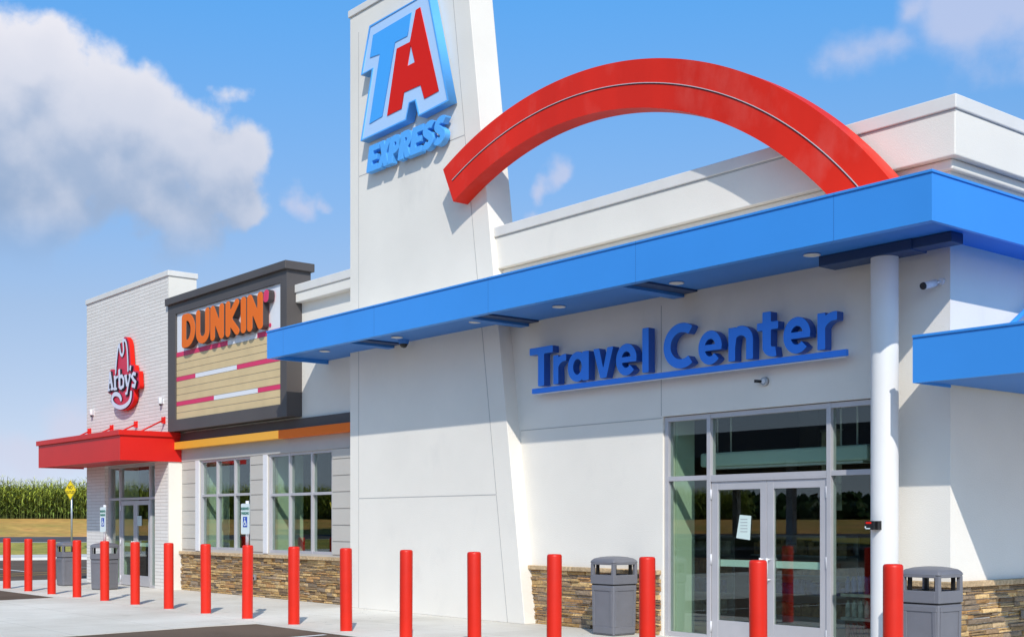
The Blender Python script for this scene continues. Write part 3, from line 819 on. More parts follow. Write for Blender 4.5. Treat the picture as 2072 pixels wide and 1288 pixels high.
# ---- tower ------------------------------------------------------------------
tower = thing('sign_tower', 'tall white stucco tower slab with sloping right side', 'tower', (-17.5, YT, 0))
ZT = 11.08; sl = .1394; XB = -14.91
xr = lambda z: XB-sl*z
TB = YT+.50
bm = bmesh.new(); prism(bm, [(XT0, 0), (XB, 0), (xr(ZT-.13), ZT-.13), (XT0, ZT-.13)], YT, TB); mesh('wall', bm, 'stucco', tower, bevel=.008)
part('tower_cap', 'cap_metal', tower, (XT0-.03, xr(ZT)+.03, YT-.03, TB+.03, ZT-.128, ZT), bevel=.01)
bi = .42; li = .30
zl, zh = 2.02, 7.94
grooves(tower, [(XT0+li, .01, XT0+li, zl-.01), (XT0+li, zl+.01, XT0+li, zh-.01), (XT0+li, zh+.01, XT0+li, 10.6),
                (xr(0)-bi, .01, xr(zl)-bi, zl-.01), (xr(zl)-bi, zl+.01, xr(zh)-bi, zh-.01), (xr(zh)-bi, zh+.01, xr(10.6)-bi, 10.6),
                (XT0+li, zl, xr(zl)-bi, zl), (XT0+li, zh, xr(zh)-bi, zh)], YT, .013)

# ---- coffee shop wing ----------------------------------------------------------
shop = thing('coffee_shop_wing', 'middle wing with grey plank siding, stone base and two tall windows', 'building', (-24, YW, 0))
XA, XD = -27.77, -22.17
H = [(-26.80, -24.37, .97, 3.0), (-23.57, -21.02, .95, 3.0)]
wall('wall', 'grey_siding', shop, (XA+.002, XT0+.05), (0, 3.45), H, YW, YW+.22)
wall('upper_wall', 'stucco', shop, (XA, XT0+.05), (3.455, 6.0), [], YW, YW+.22)
part('cornice', 'stucco', shop, (XD+.001, XT0-.002, YW-.15, YW+.4, 5.97, 6.16), bevel=.012)
part('parapet_cap', 'cap_metal', shop, (XD+.001, XT0-.002, YW-.175, YW+.42, 6.162, 6.325), bevel=.012)
part('fascia', 'grey_trim', shop, (XA+.003, XT0-.001, YW-.02, YW, 3.0, 3.30))
part('dark_band', 'dark_panel', shop, (XA+.003, XT0-.001, YW-.06, YW-.001, 3.46, 3.66))
part('roof', 'roofing', shop, (XA, XT0, YW+.45, 26, 5.3, 5.4))
# plank siding between windows, each panel proud with gaps
def siding(x0, x1, zs):
    bm = bmesh.new()
    for a, b in zip(zs, zs[1:]): box(bm, x0, x1, YW-.018, YW, a+.009, b-.009)
    mesh('siding', bm, 'grey_siding', shop, bevel=.003)
zz = [.95, 1.21, 1.525, 1.845, 2.165, 2.48, 2.80, 3.0]
siding(XA+.05, -27.02, zz); siding(-24.33, -23.78, zz); siding(-20.98, XT0-.01, zz)
for b_ in ((-27.0, -26.82, YW-.025, YW, .93, 3.0), (-23.76, -23.59, YW-.025, YW, .93, 3.0)): part('window_trim', 'white_metal', shop, b_)
bm = bmesh.new(); box(bm, XA, XT0, YW-.002, YW+.0, 3.0, 3.001); bm.free()
glazing(shop, -26.80, -24.37, .97, 3.0, (-25.99, -25.13), (2.19,), YW+.02, 'window', .055)
glazing(shop, -23.57, -21.02, .95, 3.0, (-22.72, -21.83), (2.15,), YW+.02, 'window', .055)
stone_wall(shop, XA+.01, XT0-.002, 0, .84, YW, seed=21); sill(shop, XA+.01, XT0-.002, .843, YW, seed=6)
room(shop, XA+.1, XT0, YW+.225, 20, 3.3, back='shop_dark', ceil='shop_dark', floor='shop_floor')
for b_ in ((-27.1, -26.83, YW+.23, YW+.75, 0, 3.2), (-23.85, -23.6, YW+.23, YW+.85, 0, 3.2), (-25.75, -25.55, YW+.7, YW+.95, 1.7, 2.7)): part('interior_pier', 'interior_wall', shop, b_)
t = thing('serving_counter', 'low counter inside the coffee shop behind the left window', 'counter', (-27, 15.0, .012))
part('front', 'shelf', t, (-27.6, -26.0, 14.6, 15.2, .012, 1.0)); part('countertop', 'shelf', t, (-27.65, -25.95, 14.55, 15.25, 1.0, 1.04))
t = thing('leaning_pole', 'thin yellow pole leaning inside the right coffee shop window', 'pole', (-21.2, 13.2, .012))
bm = bmesh.new(); tube(bm, (-21.05, 13.35, .02), (-21.75, 13.15, 1.98), .016, n=8); mesh('shaft', bm, 'paint_yellow', t)
bm = bmesh.new(); tube(bm, (-21.75, 13.15, 1.98), (-21.757, 13.148, 2.0), .018, n=8); mesh('cap', bm, 'black', t)

# dark framed sign box
YD = 12.40
sb = thing('sign_panel_box', 'large dark framed sign box with tan planks and pink and white stripes', 'sign', (-25, YD, 3.69))
ZB0, ZB1 = 3.69, 6.62
PX0, PX1, PZ0, PZ1 = -27.36, -22.43, 3.95, 6.39
wall('frame', 'dark_panel', sb, (XA+.005, XD), (ZB0, ZB1), [(PX0, PX1, PZ0, PZ1)], YD, YD+.06)
part('box_body', 'dark_panel', sb, (XA+.005, XD-.003, YD+.062, YW+.20, ZB0+.01, ZB1-.001))
part('box_cap', 'dark_panel', sb, (XA-.02, XD+.07, YD-.07, YW+.25, ZB1, ZB1+.165), bevel=.01)
YP = YD+.045
part('backing', 'panel_white', sb, (PX0+.001, PX1-.001, YP+.001, YP+.014, PZ0+.001, PZ1-.001))
rows = [3.95, 4.105, 4.26, 4.36, 4.515, 4.67, 4.83, 4.93, 5.08, 5.235, 5.39, 5.50]
stripe = {2: (-25.72, -23.55), 6: (-26.45, -24.60), 10: (-25.0, -23.55)}
bm = bmesh.new()
for i, (a, b) in enumerate(zip(rows, rows[1:])):
    if i not in stripe: box(bm, PX0+.002, PX1-.002, YP-.012, YP, a+.006, b-.006)
mesh('plank_cladding', bm, 'tan_plank', sb)
part('plank_gap', 'groove', sb, (PX0+.0015, PX1-.0015, YP-.002, YP+.0005, PZ0+.0015, 5.499))
def xpan(v): return on_plane(330+v/3.579, 700, YP)[0]
for i, (va, vb) in ((10, (472, 686)), (6, (238, 538)), (2, (372, 690))):
    a, b = rows[i]+.004, rows[i+1]-.004; xa, xb = xpan(va), xpan(vb)
    part('pink_stripe', 'pink', sb, (PX0+.002, xa, YP-.014, YP, a, b)); part('pink_stripe', 'pink', sb, (xb, PX1-.002, YP-.014, YP, a, b))
    part('white_stripe', 'panel_white', sb, (xa+.001, xb-.001, YP-.014, YP, a, b))
# orange and amber eyebrow strip
t = thing('eyebrow_strip', 'thin projecting strip, amber on the left and orange on the right, above the coffee windows', 'trim', (-24, 12.57, 3.3))
part('amber_part', 'amber', t, (-27.80, -22.79, 12.55, YW-.021, 3.285, 3.452), bevel=.004)
part('orange_part', 'orange', t, (-22.788, XT0-.002, 12.55, YW-.021, 3.285, 3.452), bevel=.004)

# ---- brick restaurant block --------------------------------------------------
YA = 12.42
rb = thing('brick_restaurant_block', 'tall white brick block with glass doors at the far left end', 'building', (-30.3, YA, 0))
XA0 = -32.9
H = [(-31.66, -28.55, 0, 3.02)]
wall('wall', 'white_brick', rb, (XA0, XA-.04), (0, 7.34), H, YA, YA+.22)
bm = bmesh.new(); box(bm, XA-.28, XA, YA+.001, YA+.70, .0, 7.339); mesh('side_wall', bm, 'stucco', rb)
bm = bmesh.new(); box(bm, XA0, XA0+.25, YA+.221, 24, 0, 7.0); mesh('side_wall', bm, 'stucco', rb)
part('parapet_cap', 'cap_metal', rb, (XA0-.03, XA+.03, YA-.03, YA+.73, 7.341, 7.47), bevel=.01)
part('parapet_back', 'stucco', rb, (XA0, XA-.29, YA+.45, YA+.70, 5.2, 7.339))
part('roof', 'roofing', rb, (XA0+.26, XA-.3, YA+.72, 24, 5.3, 5.4))
glazing(rb, -31.64, -28.57, 0, 3.01, (-30.90, -29.05), (2.17,), YA+.09, 'entrance_frame', .06, skip=((1,0), ('h',0,1)))
door(rb, -30.865, -29.98, 2.12, YA+.11, True, bar=True); door(rb, -29.97, -29.085, 2.12, YA+.11, False)
room(rb, XA0+.3, XA-.3, YA+.25, 20, 3.3, back='interior_brown')
part('interior_pier', 'interior_wall', rb, (-31.95, -31.62, YA+.26, YA+.9, 0, 3.2))
t = thing('serving_counter', 'low brown counter seen through the brick block glass doors', 'counter', (-30, 15.4, .012))
part('front', 'interior_brown', t, (-31.6, -28.6, 15.3, 15.9, .012, .95)); part('countertop', 'shelf', t, (-31.65, -28.55, 15.25, 15.95, .95, 1.0))
def sconce(px, py, label):
    x, z = on_plane(px, py, YA-.03)
    t = thing('wall_light', label, 'light', (x, YA, z), 'white wall lights on the brick block')
    bm = bmesh.new(); tube(bm, (x, YA-.06, z-.02), (x, YA-.06, z+.13), .045, n=20); mesh('shade', bm, 'white_metal', t, bevel=.006)
    part('back_plate', 'white_metal', t, (x-.05, x+.05, YA-.014, YA, z-.02, z+.11))
    bm = bmesh.new(); tube(bm, (x, YA-.06, z-.06), (x, YA-.06, z-.021), .028, n=16); mesh('lamp', bm, 'black', t)
sconce(187, 838, 'white wall light at the left edge of the brick block, below the hat logo')
sconce(327, 815, 'white wall light on the brick block beside the dark sign box')

# ================================================================== CANOPIES
CZ0, CZ1 = 4.655, 5.175; XC0, XC1 = -21.2, -7.18
cp = thing('blue_canopy', 'long blue flat canopy running along the store front and round the corner', 'canopy', (-14, YC, CZ0))
def poly_slab(name, pts, z0, z1, m, parent, bevel=0):
    bm = bmesh.new(); A = [bm.verts.new((x, y, z0)) for x, y in pts]; B = [bm.verts.new((x, y, z1)) for x, y in pts]; n = len(pts)
    for i in range(n): bm.faces.new((A[i], A[(i+1)%n], B[(i+1)%n], B[i]))
    bm.faces.new(A[::-1]); bm.faces.new(B); bmesh.ops.recalc_face_normals(bm, faces=bm.faces[:])
    return mesh(name, bm, m, parent, bevel)
t_ = .05; YE = 25.0
XI = XR+.17
part('fascia', 'blue_panel', cp, (XC0, XC1, YC, YC+t_, CZ0, CZ1-.03), (XC1-t_, XC1, YC+t_+.001, YE, CZ0, CZ1-.03), (XC0, XC0+t_, YC+t_+.001, YW-.001, CZ0, CZ1-.03))
part('top_edge', 'blue_panel', cp, (XC0-.015, XC1+.015, YC-.015, YC+t_+.02, CZ1-.029, CZ1), (XC1-t_-.02, XC1+.015, YC+t_+.021, YE, CZ1-.029, CZ1), bevel=.004)
part('bottom_lip', 'blue_panel', cp, (XC0+t_+.001, XC1-t_-.001, YC+t_+.001, YC+t_+.07, CZ0+.002, CZ0+.02))
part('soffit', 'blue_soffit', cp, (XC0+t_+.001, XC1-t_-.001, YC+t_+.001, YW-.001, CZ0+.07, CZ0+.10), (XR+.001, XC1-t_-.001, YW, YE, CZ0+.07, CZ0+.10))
part('roof_sheet', 'cap_metal', cp, (XC0+t_+.001, XC1-t_-.001, YC+t_+.001, YW-.001, CZ1-.10, CZ1-.07))
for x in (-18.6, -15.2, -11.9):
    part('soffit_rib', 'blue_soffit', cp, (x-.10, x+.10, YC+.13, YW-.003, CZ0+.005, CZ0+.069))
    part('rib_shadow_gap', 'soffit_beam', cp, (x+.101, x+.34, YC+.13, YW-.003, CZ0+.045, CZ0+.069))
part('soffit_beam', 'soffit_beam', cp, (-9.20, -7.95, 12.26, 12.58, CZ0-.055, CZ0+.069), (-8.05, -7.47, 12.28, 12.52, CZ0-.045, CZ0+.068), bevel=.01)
part('wall_flashing', 'tan_plank', cp, (-15.75, XR-.02, YW-.03, YW-.002, CZ1-.069, CZ1+.02))
for i, (px, py) in enumerate(((657,709),(803,681),(961,650),(1131,619),(1369,571),(1643,514))):
    u = (px-1036)/F_PX; tt = (CZ0+.07-CAM_H)*F_PX/(HOR-py); x, y = (-CS+SN*u)*tt, (SN+CS*u)*tt; y = min(max(y, YC+.4), 12.3)
    tt = y/(SN+CS*u); x = (-CS+SN*u)*tt
    o = thing('downlight', ('round recessed light, %s under the long blue canopy' % ('leftmost','second from the left','third from the left','third from the right','second from the right','rightmost, nearest the column')[i]), 'light', (x, y, CZ0+.06), 'downlights under the blue canopy')
    bm = bmesh.new(); lathe(bm, x, y, [(.05, CZ0+.066), (.095, CZ0+.066), (.10, CZ0+.055), (.08, CZ0+.05), (.07, CZ0+.06)], 24); mesh('trim_ring', bm, 'white_metal', o)
    bm = bmesh.new(); lathe(bm, x, y, [(0, CZ0+.058), (.07, CZ0+.059), (.07, CZ0+.068)], 24); mesh('lens', bm, 'lens_glass', o)
o = thing('dome_camera', 'small dark dome camera under the blue canopy beside the tower', 'camera', (-17.9, 12.3, CZ0))
x, y = -17.95, 12.32
bm = bmesh.new(); lathe(bm, x, y, [(0, CZ0-.07), (.04, CZ0-.058), (.065, CZ0-.025), (.07, CZ0)], 20); mesh('dome', bm, 'black', o)
bm = bmesh.new(); lathe(bm, x, y, [(.08, CZ0), (.09, CZ0+.03), (.10, CZ0+.069)], 20); mesh('mount', bm, 'blue_soffit', o)
# column
cx, cy, cr = -8.40, 12.42, .155
col_ = thing('column', 'round white column under the right end of the blue canopy', 'column', (cx, cy, 0))
bm = bmesh.new(); lathe(bm, cx, cy, [(cr, .0), (cr, CZ0-.056)], 48); mesh('shaft', bm, 'column_paint', col_)
bm = bmesh.new(); lathe(bm, cx, cy, [(cr+.02, .001), (cr+.02, .05), (cr+.001, .055)], 48); mesh('base_collar', bm, 'steel', col_)
# right blue awning
AZ0, AZ1, AY = 3.08, 3.595, 11.97
aw = thing('side_awning', 'short blue awning over the right side of the store', 'awning', (-7, AY, AZ0))
AX0, AX1, AYE = -7.745, -4.6, 17.5
part('fascia', 'blue_panel', aw, (AX0, AX1, AY, AY+.05, AZ0, AZ1-.03), (AX1-.05, AX1, AY+.051, AYE, AZ0, AZ1-.03), (AX0, AX0+.02, AY+.051, YW-.06, AZ0, AZ1-.03))
part('top_edge', 'blue_panel', aw, (AX0, AX1+.015, AY-.015, AY+.07, AZ1-.029, AZ1), bevel=.004)
part('soffit', 'blue_soffit', aw, (AX0+.021, AX1-.051, AY+.051, AYE, AZ0+.03, AZ0+.06))
part('roof_sheet', 'blue_panel', aw, (AX0+.021, AX1-.051, AY+.051, AYE, AZ1-.10, AZ1-.07))
bm = bmesh.new(); tube(bm, (-7.62, 13.15, AZ1-.1), (-7.66, 14.75, 4.42), .032, n=12); mesh('tie_rod', bm, 'blue_panel', aw)
bm = bmesh.new(); box(bm, XR, XR+.02, 14.6, 14.9, 4.3, 4.62); mesh('rod_plate', bm, 'blue_panel', aw)
# red awning
RZ0, RZ1, RY, RX0, RX1 = 3.0, 3.69, 11.24, -33.15, -27.74
ra = thing('red_awning', 'red box awning over the brick block entrance', 'awning', (-30.4, RY, RZ0))
part('fascia', 'red_metal', ra, (RX0, RX1, RY, RY+.05, RZ0, RZ1-.12), (RX1-.05, RX1, RY+.051, YW-.005, RZ0, RZ1-.12), (RX0, RX0+.05, RY+.051, YA-.001, RZ0, RZ1-.12))
part('top_lip', 'red_metal', ra, (RX0-.05, RX1+.045, RY-.05, RY+.06, RZ1-.119, RZ1), (RX1-.06, RX1+.045, RY+.061, YW-.062, RZ1-.119, RZ1), (RX0-.05, RX0+.06, RY+.061, YA-.002, RZ1-.119, RZ1), bevel=.006)
part('soffit', 'red_metal', ra, (RX0+.051, RX1-.051, RY+.051, YA-.002, RZ0+.03, RZ0+.06))
part('roof_sheet', 'red_metal', ra, (RX0+.051, RX1-.061, RY+.061, YA-.002, RZ1-.16, RZ1-.13))
for px in (334, 278, 229, 184):
    x, _ = on_plane(px, 860, YA)
    bm = bmesh.new(); tube(bm, (x, YA-.04, 3.98), (x, RY+.35, RZ1-.12), .02, n=10); box(bm, x-.03, x+.03, YA-.02, YA-.001, 3.90, 4.06); box(bm, x-.012, x+.012, YA-.09, YA-.021, 3.9, 4.05)
    mesh('tie_rod', bm, 'red_metal', ra)

# ================================================================== ARCH
YR0, YR1 = 12.20, YT-.002
outer = [(897,345),(937,300),(995,243),(1052,202),(1110,169),(1168,147),(1225,132),(1283,123),(1340,121),(1398,124),(1455,133),(1513,148),(1570,172),(1615,197)]
inner_pts = [(940,408),(983,372),(1024,339),(1110,279),(1168,250),(1225,234),(1283,226),(1340,224),(1398,231),(1455,245),(1513,268),(1570,298),(1622,340),(1665,374),(1689,393)]
def fit_circle(P):
    A = np.array([[2*x, 2*z, 1] for x, z in P]); b = np.array([x*x+z*z for x, z in P]); s = np.linalg.lstsq(A, b, rcond=None)[0]
    return s[0], s[1], math.sqrt(s[2]+s[0]**2+s[1]**2)
co = fit_circle([on_plane(px, py, YR0) for px, py in outer])
ax, az, ro = co
tl = on_plane(897, 345, YR0); bl = on_plane(917, 408, YR0)
ri = ro-.645
print('ARCH', co, 'inner fit', fit_circle([on_plane(px, py, YR1) for px, py in inner_pts[3:]]), tl, bl)
a0 = math.atan2(tl[1]-az, tl[0]-ax)
zend = CZ1-.15
def a_end(r): return math.asin((zend-az)/r)
def arch_band(name, r0, r1, y0, y1, m, parent, aa, n=96):
    bm = bmesh.new(); R4 = []
    for i in range(n+1):
        R4.append([bm.verts.new((ax+r*math.cos(aa+(a_end(r)-aa)*i/n), y, az+r*math.sin(aa+(a_end(r)-aa)*i/n))) for r, y in ((r0,y0),(r1,y0),(r1,y1),(r0,y1))])
    for p, q in zip(R4, R4[1:]):
        for k in range(4): bm.faces.new((p[k], p[(k+1)%4], q[(k+1)%4], q[k]))
    bm.faces.new(R4[0]); bm.faces.new(R4[-1][::-1]); bmesh.ops.recalc_face_normals(bm, faces=bm.faces[:])
    o = mesh(name, bm, m, parent)
    return o
arch = thing('red_arch', 'big red curved arch with a thin white light strip, from tower to canopy', 'arch', (ax, YR0, CZ1))
arch_band('arch_body', ri, ro, YR0, YR1, 'red_arch', arch, a0)
rm = ri+(ro-ri)*.50
arch_band('strip_channel', rm-.014, rm+.008, YR0-.004, YR0+.01, 'led_gap', arch, a0-.02)
arch_band('light_strip', rm-.001, rm+.008, YR0-.012, YR0-.0045, 'led', arch, a0-.02)

# ================================================================== SIGNS
# emblem on the tower, traced on its own plane
YS = YT-.185
def Z3(x, y): return on_plane(680+x/2.9275, y/2.9275, YS)
ta = thing('tower_emblem_sign', 'blue edged TA emblem, light blue T and red A, high on the tower', 'sign', (-18.6, YS, 8))
def plate(name, pts, y0, y1, m, parent, holes=()):
    prims = [('p', pts)]+[('h', h) for h in holes]
    return glyph_mesh(prims, lambda x, y: (x, y), y0, y1, name, m[0], m[1], parent, res=180, bevel=.006)
out = [(200,155),(548,-45),(670,598),(490,690),(470,597),(438,611),(418,712),(148,838),(215,412),(150,448)]
def sharp_plate(name, pts, y0, y1, m, parent, holes=()):
    """polygon plate with crisp corners; holes cut through"""
    cu = bpy.data.curves.new(name, 'CURVE'); cu.dimensions = '2D'; cu.fill_mode = 'BOTH'; cu.extrude = (y1-y0)/2
    for lp in [pts]+list(holes):
        s = cu.splines.new('POLY'); s.points.add(len(lp)-1); s.use_cyclic_u = True
        for i, (a, b) in enumerate(lp): s.points[i].co = (a, b, 0, 1)
    tmp = bpy.data.objects.new('tmp', cu); COL.objects.link(tmp); dg = bpy.context.evaluated_depsgraph_get()
    me = bpy.data.meshes.new_from_object(tmp.evaluated_get(dg)); bpy.data.objects.remove(tmp); me.name = name
    for v in me.vertices: x, z, d = v.co; v.co = (x, (y0+y1)/2-d, z)
    me.materials.clear(); me.materials.append(M[m[0]]); me.materials.append(M[m[1]])
    for p in me.polygons: p.material_index = 0 if abs(p.normal.y) > .9 else 1
    return link(name, me, parent)
sharp_plate('face_plate', [Z3(*p) for p in out], YS, YT-.02, ('pale_face', 'sky_letter'), ta)
sharp_plate('rim', [Z3(*p) for p in out], YS-.012, YS-.0005, ('sky_letter', 'sky_letter'), ta,
            holes=[[Z3(*p) for p in [(205,162),(542,-37),(661,592),(495,679),(474,588),(433,607),(413,706),(156,826),(223,402),(158,437)]]])
T_ = [(222,210),(450,75),(425,214),(352,252),(276,690),(200,735),(262,322),(203,343)]
A_ = [(475,62),(500,45),(610,540),(525,586),(503,505),(405,548),(390,645),(305,687),(362,290),(440,250)]
h_ = [(445,268),(469,370),(425,393)]
sharp_plate('letter', [Z3(*p) for p in T_], YS-.012, YS-.0005, ('sky_face', 'sky_letter'), ta)
sharp_plate('letter', [Z3(*p) for p in A_], YS-.012, YS-.0005, ('red_face', 'red_face'), ta, holes=[[Z3(*p) for p in h_]])

# glyph shapes ---------------------------------------------------------------
def G_T(w): return [stroke([(0,1-w),(1,1-w)], w), stroke([(.5,0),(.5,1-w)], w)]
def sansletters(w=.105):
    d = {}
    d['T'] = [stroke([(0,1-w*.85),(.80,1-w*.85)], w*.85), stroke([(.40,0),(.40,1-w)], w)]
    d['r'] = [stroke([(w,0),(w,.73)], w), stroke([(w,.36)]+arc(.46,.36,.46-w,.37-w*.85,180,92,14)[1:]+[(.52,.73-w*.85)], w*.85)]
    d['a'] = [stroke(arc(.34,.365,.34-w,.375-w*.85,0,360,48), w*.88), stroke([(.62,0),(.62,.73)], w)]
    d['v'] = [('p', [(0,.73),(.22,.73),(.36,.24),(.50,.73),(.71,.73),(.47,0),(.25,0)])]
    d['e'] = [stroke(arc(.35,.365,.35-w*.9,.375-w*.85,0,318,44), w*.9), stroke([(w,.365),(.69,.365)], w*.66)]
    d['l'] = [stroke([(w,0),(w,1.04)], w)]
    d['C'] = [stroke(arc(.52,.5,.52-w,.51-w,52,308,48), w*1.0)]
    d['n'] = [stroke([(w,0),(w,.73)], w), stroke([(w,.30)]+arc(.37,.42,.27,.31-w*.85,180,0,20)[4:]+[(.64,.2),(.64,0)], w)]
    d['t'] = [stroke([(.24,.95),(.24,.22)]+arc(.42,.22,.18,.22-w*.85,180,285,12)[1:], w), stroke([(0,.73-w*.8),(.52,.73-w*.8)], w*.8)]
    return d
SL = sansletters()
YL0 = YW-.19
tv = thing('travel_center_sign', 'raised blue letters reading Travel Center over a thin blue bar', 'sign', (-12, YL0, 3.6))
BL = 3.665; CAPH = .60
scale_z = CAPH
def gx(px): return on_plane(px, 740, YL0)[0]
zoomL = lambda v: 1060+v/5.7556; zoomR = lambda v: 1400+v/6.094
letters = [('T',zoomL(65),zoomL(335),0,1),('r',zoomL(340),zoomL(492),0,.73),('a',zoomL(510),zoomL(755),-.01,.735),('v',zoomL(805),zoomL(1040),0,.73),('e',zoomL(1072),zoomL(1312),-.01,.745),
           ('l',zoomL(1377),zoomL(1452),0,1.04),('C',zoomL(1625),zoomL(1962),-.01,1.02),('e',zoomR(78),zoomR(368),-.01,.745),('n',zoomR(448),zoomR(752),0,.745),
           ('t',zoomR(800),zoomR(1062),-.01,.95),('e',zoomR(1125),zoomR(1460),-.01,.745),('r',zoomR(1545),zoomR(1790),0,.745)]
for ch, a, b, lo, hi in letters:
    pr = SL[ch]; x0, x1 = gx(a), gx(b)
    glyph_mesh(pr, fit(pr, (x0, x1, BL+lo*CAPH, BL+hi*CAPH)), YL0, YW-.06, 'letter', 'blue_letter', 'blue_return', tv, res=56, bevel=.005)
xb0, xb1 = on_plane(1076, 790, YL0)[0], on_plane(1711, 710, YL0)[0]
part('underline_bar', 'blue_letter', tv, (xb0, xb1, YL0+.002, YL0+.06, 3.562, 3.638), bevel=.004)
part('mounting_rail', 'white_metal', tv, (xb0+.02, xb1-.02, YL0+.005, YL0+.03, 3.545, 3.554))
bm = bmesh.new()
for ch, a, b, lo, hi in letters:
    xm = gx((a+b)/2) if ch not in 'rT' else gx(a+(b-a)*(.5 if ch == 'T' else .2))
    tube(bm, (xm, YW-.07, BL+.03), (xm, YW, BL+.03), .012, n=6)
mesh('standoff', bm, 'steel', tv)

# EXPRESS
YX = YT-.165
ex = thing('express_sign', 'raised light blue slanted letters reading EXPRESS below the emblem', 'sign', (-18, YX, 7.9))
w = .15
E_ = [stroke([(w,0),(w,1)], w*1.0), stroke([(w,1-w*.75),(.66,1-w*.75)], w*.75), stroke([(w,.5),(.60,.5)], w*.68), stroke([(w,w*.75),(.68,w*.75)], w*.75)]
X_ = [('p', [(0,1),(.28,1),(.75,0),(.47,0)]), ('p', [(.47,1),(.75,1),(.28,0),(0,0)])]
P_ = [stroke([(w,0),(w,1)], w), stroke([(w,1-w*.7)]+[(.3,1-w*.7)]+arc(.36,.68,.22,.32-w*.7,90,-90,14)+[(w,.36+w*.7)], w*.82)]
R_ = P_+[('p', [(.22,.45),(.48,.50),(.78,0),(.47,0)])]
S_ = [stroke(arc(.36,.715,.36-w*.8,.285-w*.75,40,255,22)[:-1]+arc(.34,.285,.34-w*.8,.285-w*.75,80,-145,22)[1:], w*.82)]
XX0, XX1 = on_plane(741, 320, YX)[0], on_plane(905, 260, YX)[0]
adv = [.70,.72,.68,.76,.70,.70,.70]; tot = sum(adv); sx = (XX1-XX0-.10)/tot; xc = XX0
for gl, ad in zip((E_, X_, P_, R_, E_, S_, S_), adv):
    pl = (lambda xc: lambda x, y: (xc+x*sx*1.02+y*.10, 7.87+y*.455))(xc)
    glyph_mesh(gl, pl, YX, YT-.05, 'letter', 'sky_letter', 'sky_letter', ex, res=48, bevel=.006, grow=.012)
    xc += ad*sx

# DUNKIN'
YK = YP-.16
dk = thing('orange_letter_sign', 'raised rounded orange letters reading DUNKIN with a pink apostrophe', 'sign', (-25, YK, 5.5))
w = .142
DK = {'D': [stroke([(.0,0),(.0,1),(.16,1)]+arc(.16,.5,.38,.5,80,-80,18)+[(.16,0),(0,0)], w, 'r')],
      'U': [stroke([(0,1)]+[(0,.3)]+arc(.29,.3,.29,.3,180,360,18)+[(.58,1)], w, 'r')],
      'N': [stroke([(0,0),(0,1),(.52,0),(.52,1)], w, 'r')],
      'K': [stroke([(0,0),(0,1)], w, 'r'), stroke([(.50,1),(.06,.48),(.52,0)], w, 'r')],
      'I': [stroke([(0,0),(0,1)], w, 'r')],
      "'": [stroke([(0,1),(-.02,.78)], w*1.05, 'r')]}
def dkx(v): return on_plane(330+v/3.579, 640, YK)[0]
for ch, a, b in (('D',133,232),('U',236,335),('N',340,440),('K',450,552),('I',560,600),('N',606,722)):
    x0, x1 = dkx(a), dkx(b); pr = DK[ch]
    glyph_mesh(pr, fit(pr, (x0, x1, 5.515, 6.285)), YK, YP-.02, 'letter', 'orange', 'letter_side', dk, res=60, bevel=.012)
pr = DK["'"]; o = glyph_mesh(pr, fit(pr, (dkx(724), dkx(765), 6.03, 6.29)), YK, YP-.02, 'apostrophe', 'pink', 'letter_side', dk, res=48, bevel=.012)
x, z = on_plane(330+776/3.579, 520+492/3.579, YP-.005)
glyph_mesh([stroke(arc(0,0,.035,.035,0,360,20), .007, 'r'), stroke([(-.01,-.018),(-.01,.018),(.008,.012),(-.006,0),(.010,-.018)], .004, 'r')], lambda a, b: (x+a, z+b), YP-.012, YP-.002, 'registered_mark', 'pink', 'pink', dk, res=40, bevel=.001)

# hat emblem on the brick block
YH = YA-.14
def ZH(x, y): return on_plane(210+x/7.578, 670+y/7.578, YH)
hat = thing('hat_emblem_sign', "red cowboy hat shaped emblem with white outline and the word Arby's", 'sign', (-30.7, YH, 4.5))
def smooth(pts, closed=True, n=5):
    P = [Vector((*p, 0)) for p in pts]; out = []; L = len(P)
    rng = range(L) if closed else range(L-1)
    for i in rng:
        p0, p1, p2, p3 = (P[(i-1) % L], P[i], P[(i+1) % L], P[(i+2) % L]) if closed else (P[max(i-1,0)], P[i], P[i+1], P[min(i+2, L-1)])
        for k in range(n):
            t = k/n; q = .5*((2*p1)+(-p0+p2)*t+(2*p0-5*p1+4*p2-p3)*t*t+(-p0+3*p1-3*p2+p3)*t**3); out.append((q.x, q.y))
    if not closed: out.append((P[-1].x, P[-1].y))
    return out
body_ = [(205,645),(212,500),(225,330),(238,230),(262,175),(285,165),(310,95),(345,88),(385,150),(400,260),(412,430),(420,505),(470,520),(478,600),(535,610),(540,700),(545,860),(480,880),(462,900),(468,970),(455,1060),(410,1140),(330,1200),(230,1205),(165,1150),(135,1060),(140,985),(70,945),(72,900),(88,700),(92,610),(120,582),(175,590),(185,650)]
hp = [ZH(*p) for p in smooth(body_, True, 3)]
sharp_plate('face_plate', hp, YH, YA-.03, ('logo_red', 'red_face'), hat)
def hstroke(pts, w, closed=False):
    q = smooth(pts, False, 5); return stroke([ZH(*p) for p in q], w, 'r')
ws = .036
lines = [hstroke([(198,640),(205,520),(222,350),(240,240),(256,205)], ws), hstroke([(256,205),(262,260),(275,340),(300,368),(320,300),(315,200),(312,135)], ws*1.1),
         hstroke([(312,135),(350,150),(372,260),(382,400),(388,600)], ws),
         hstroke([(280,1040),(255,985),(205,960),(160,985),(145,1060),(185,1130),(270,1165),(360,1130),(420,1050),(435,940)], ws*1.5)]
glyph_mesh([('s', l[1], l[2], 'r') for l in lines], lambda a, b: (a, b), YH-.03, YH-.001, 'outline', 'white_letter', 'ink', hat, res=150, bevel=.002)
def hl(pts): return [ZH(*p) for p in pts]
s1, s2 = .055, .030
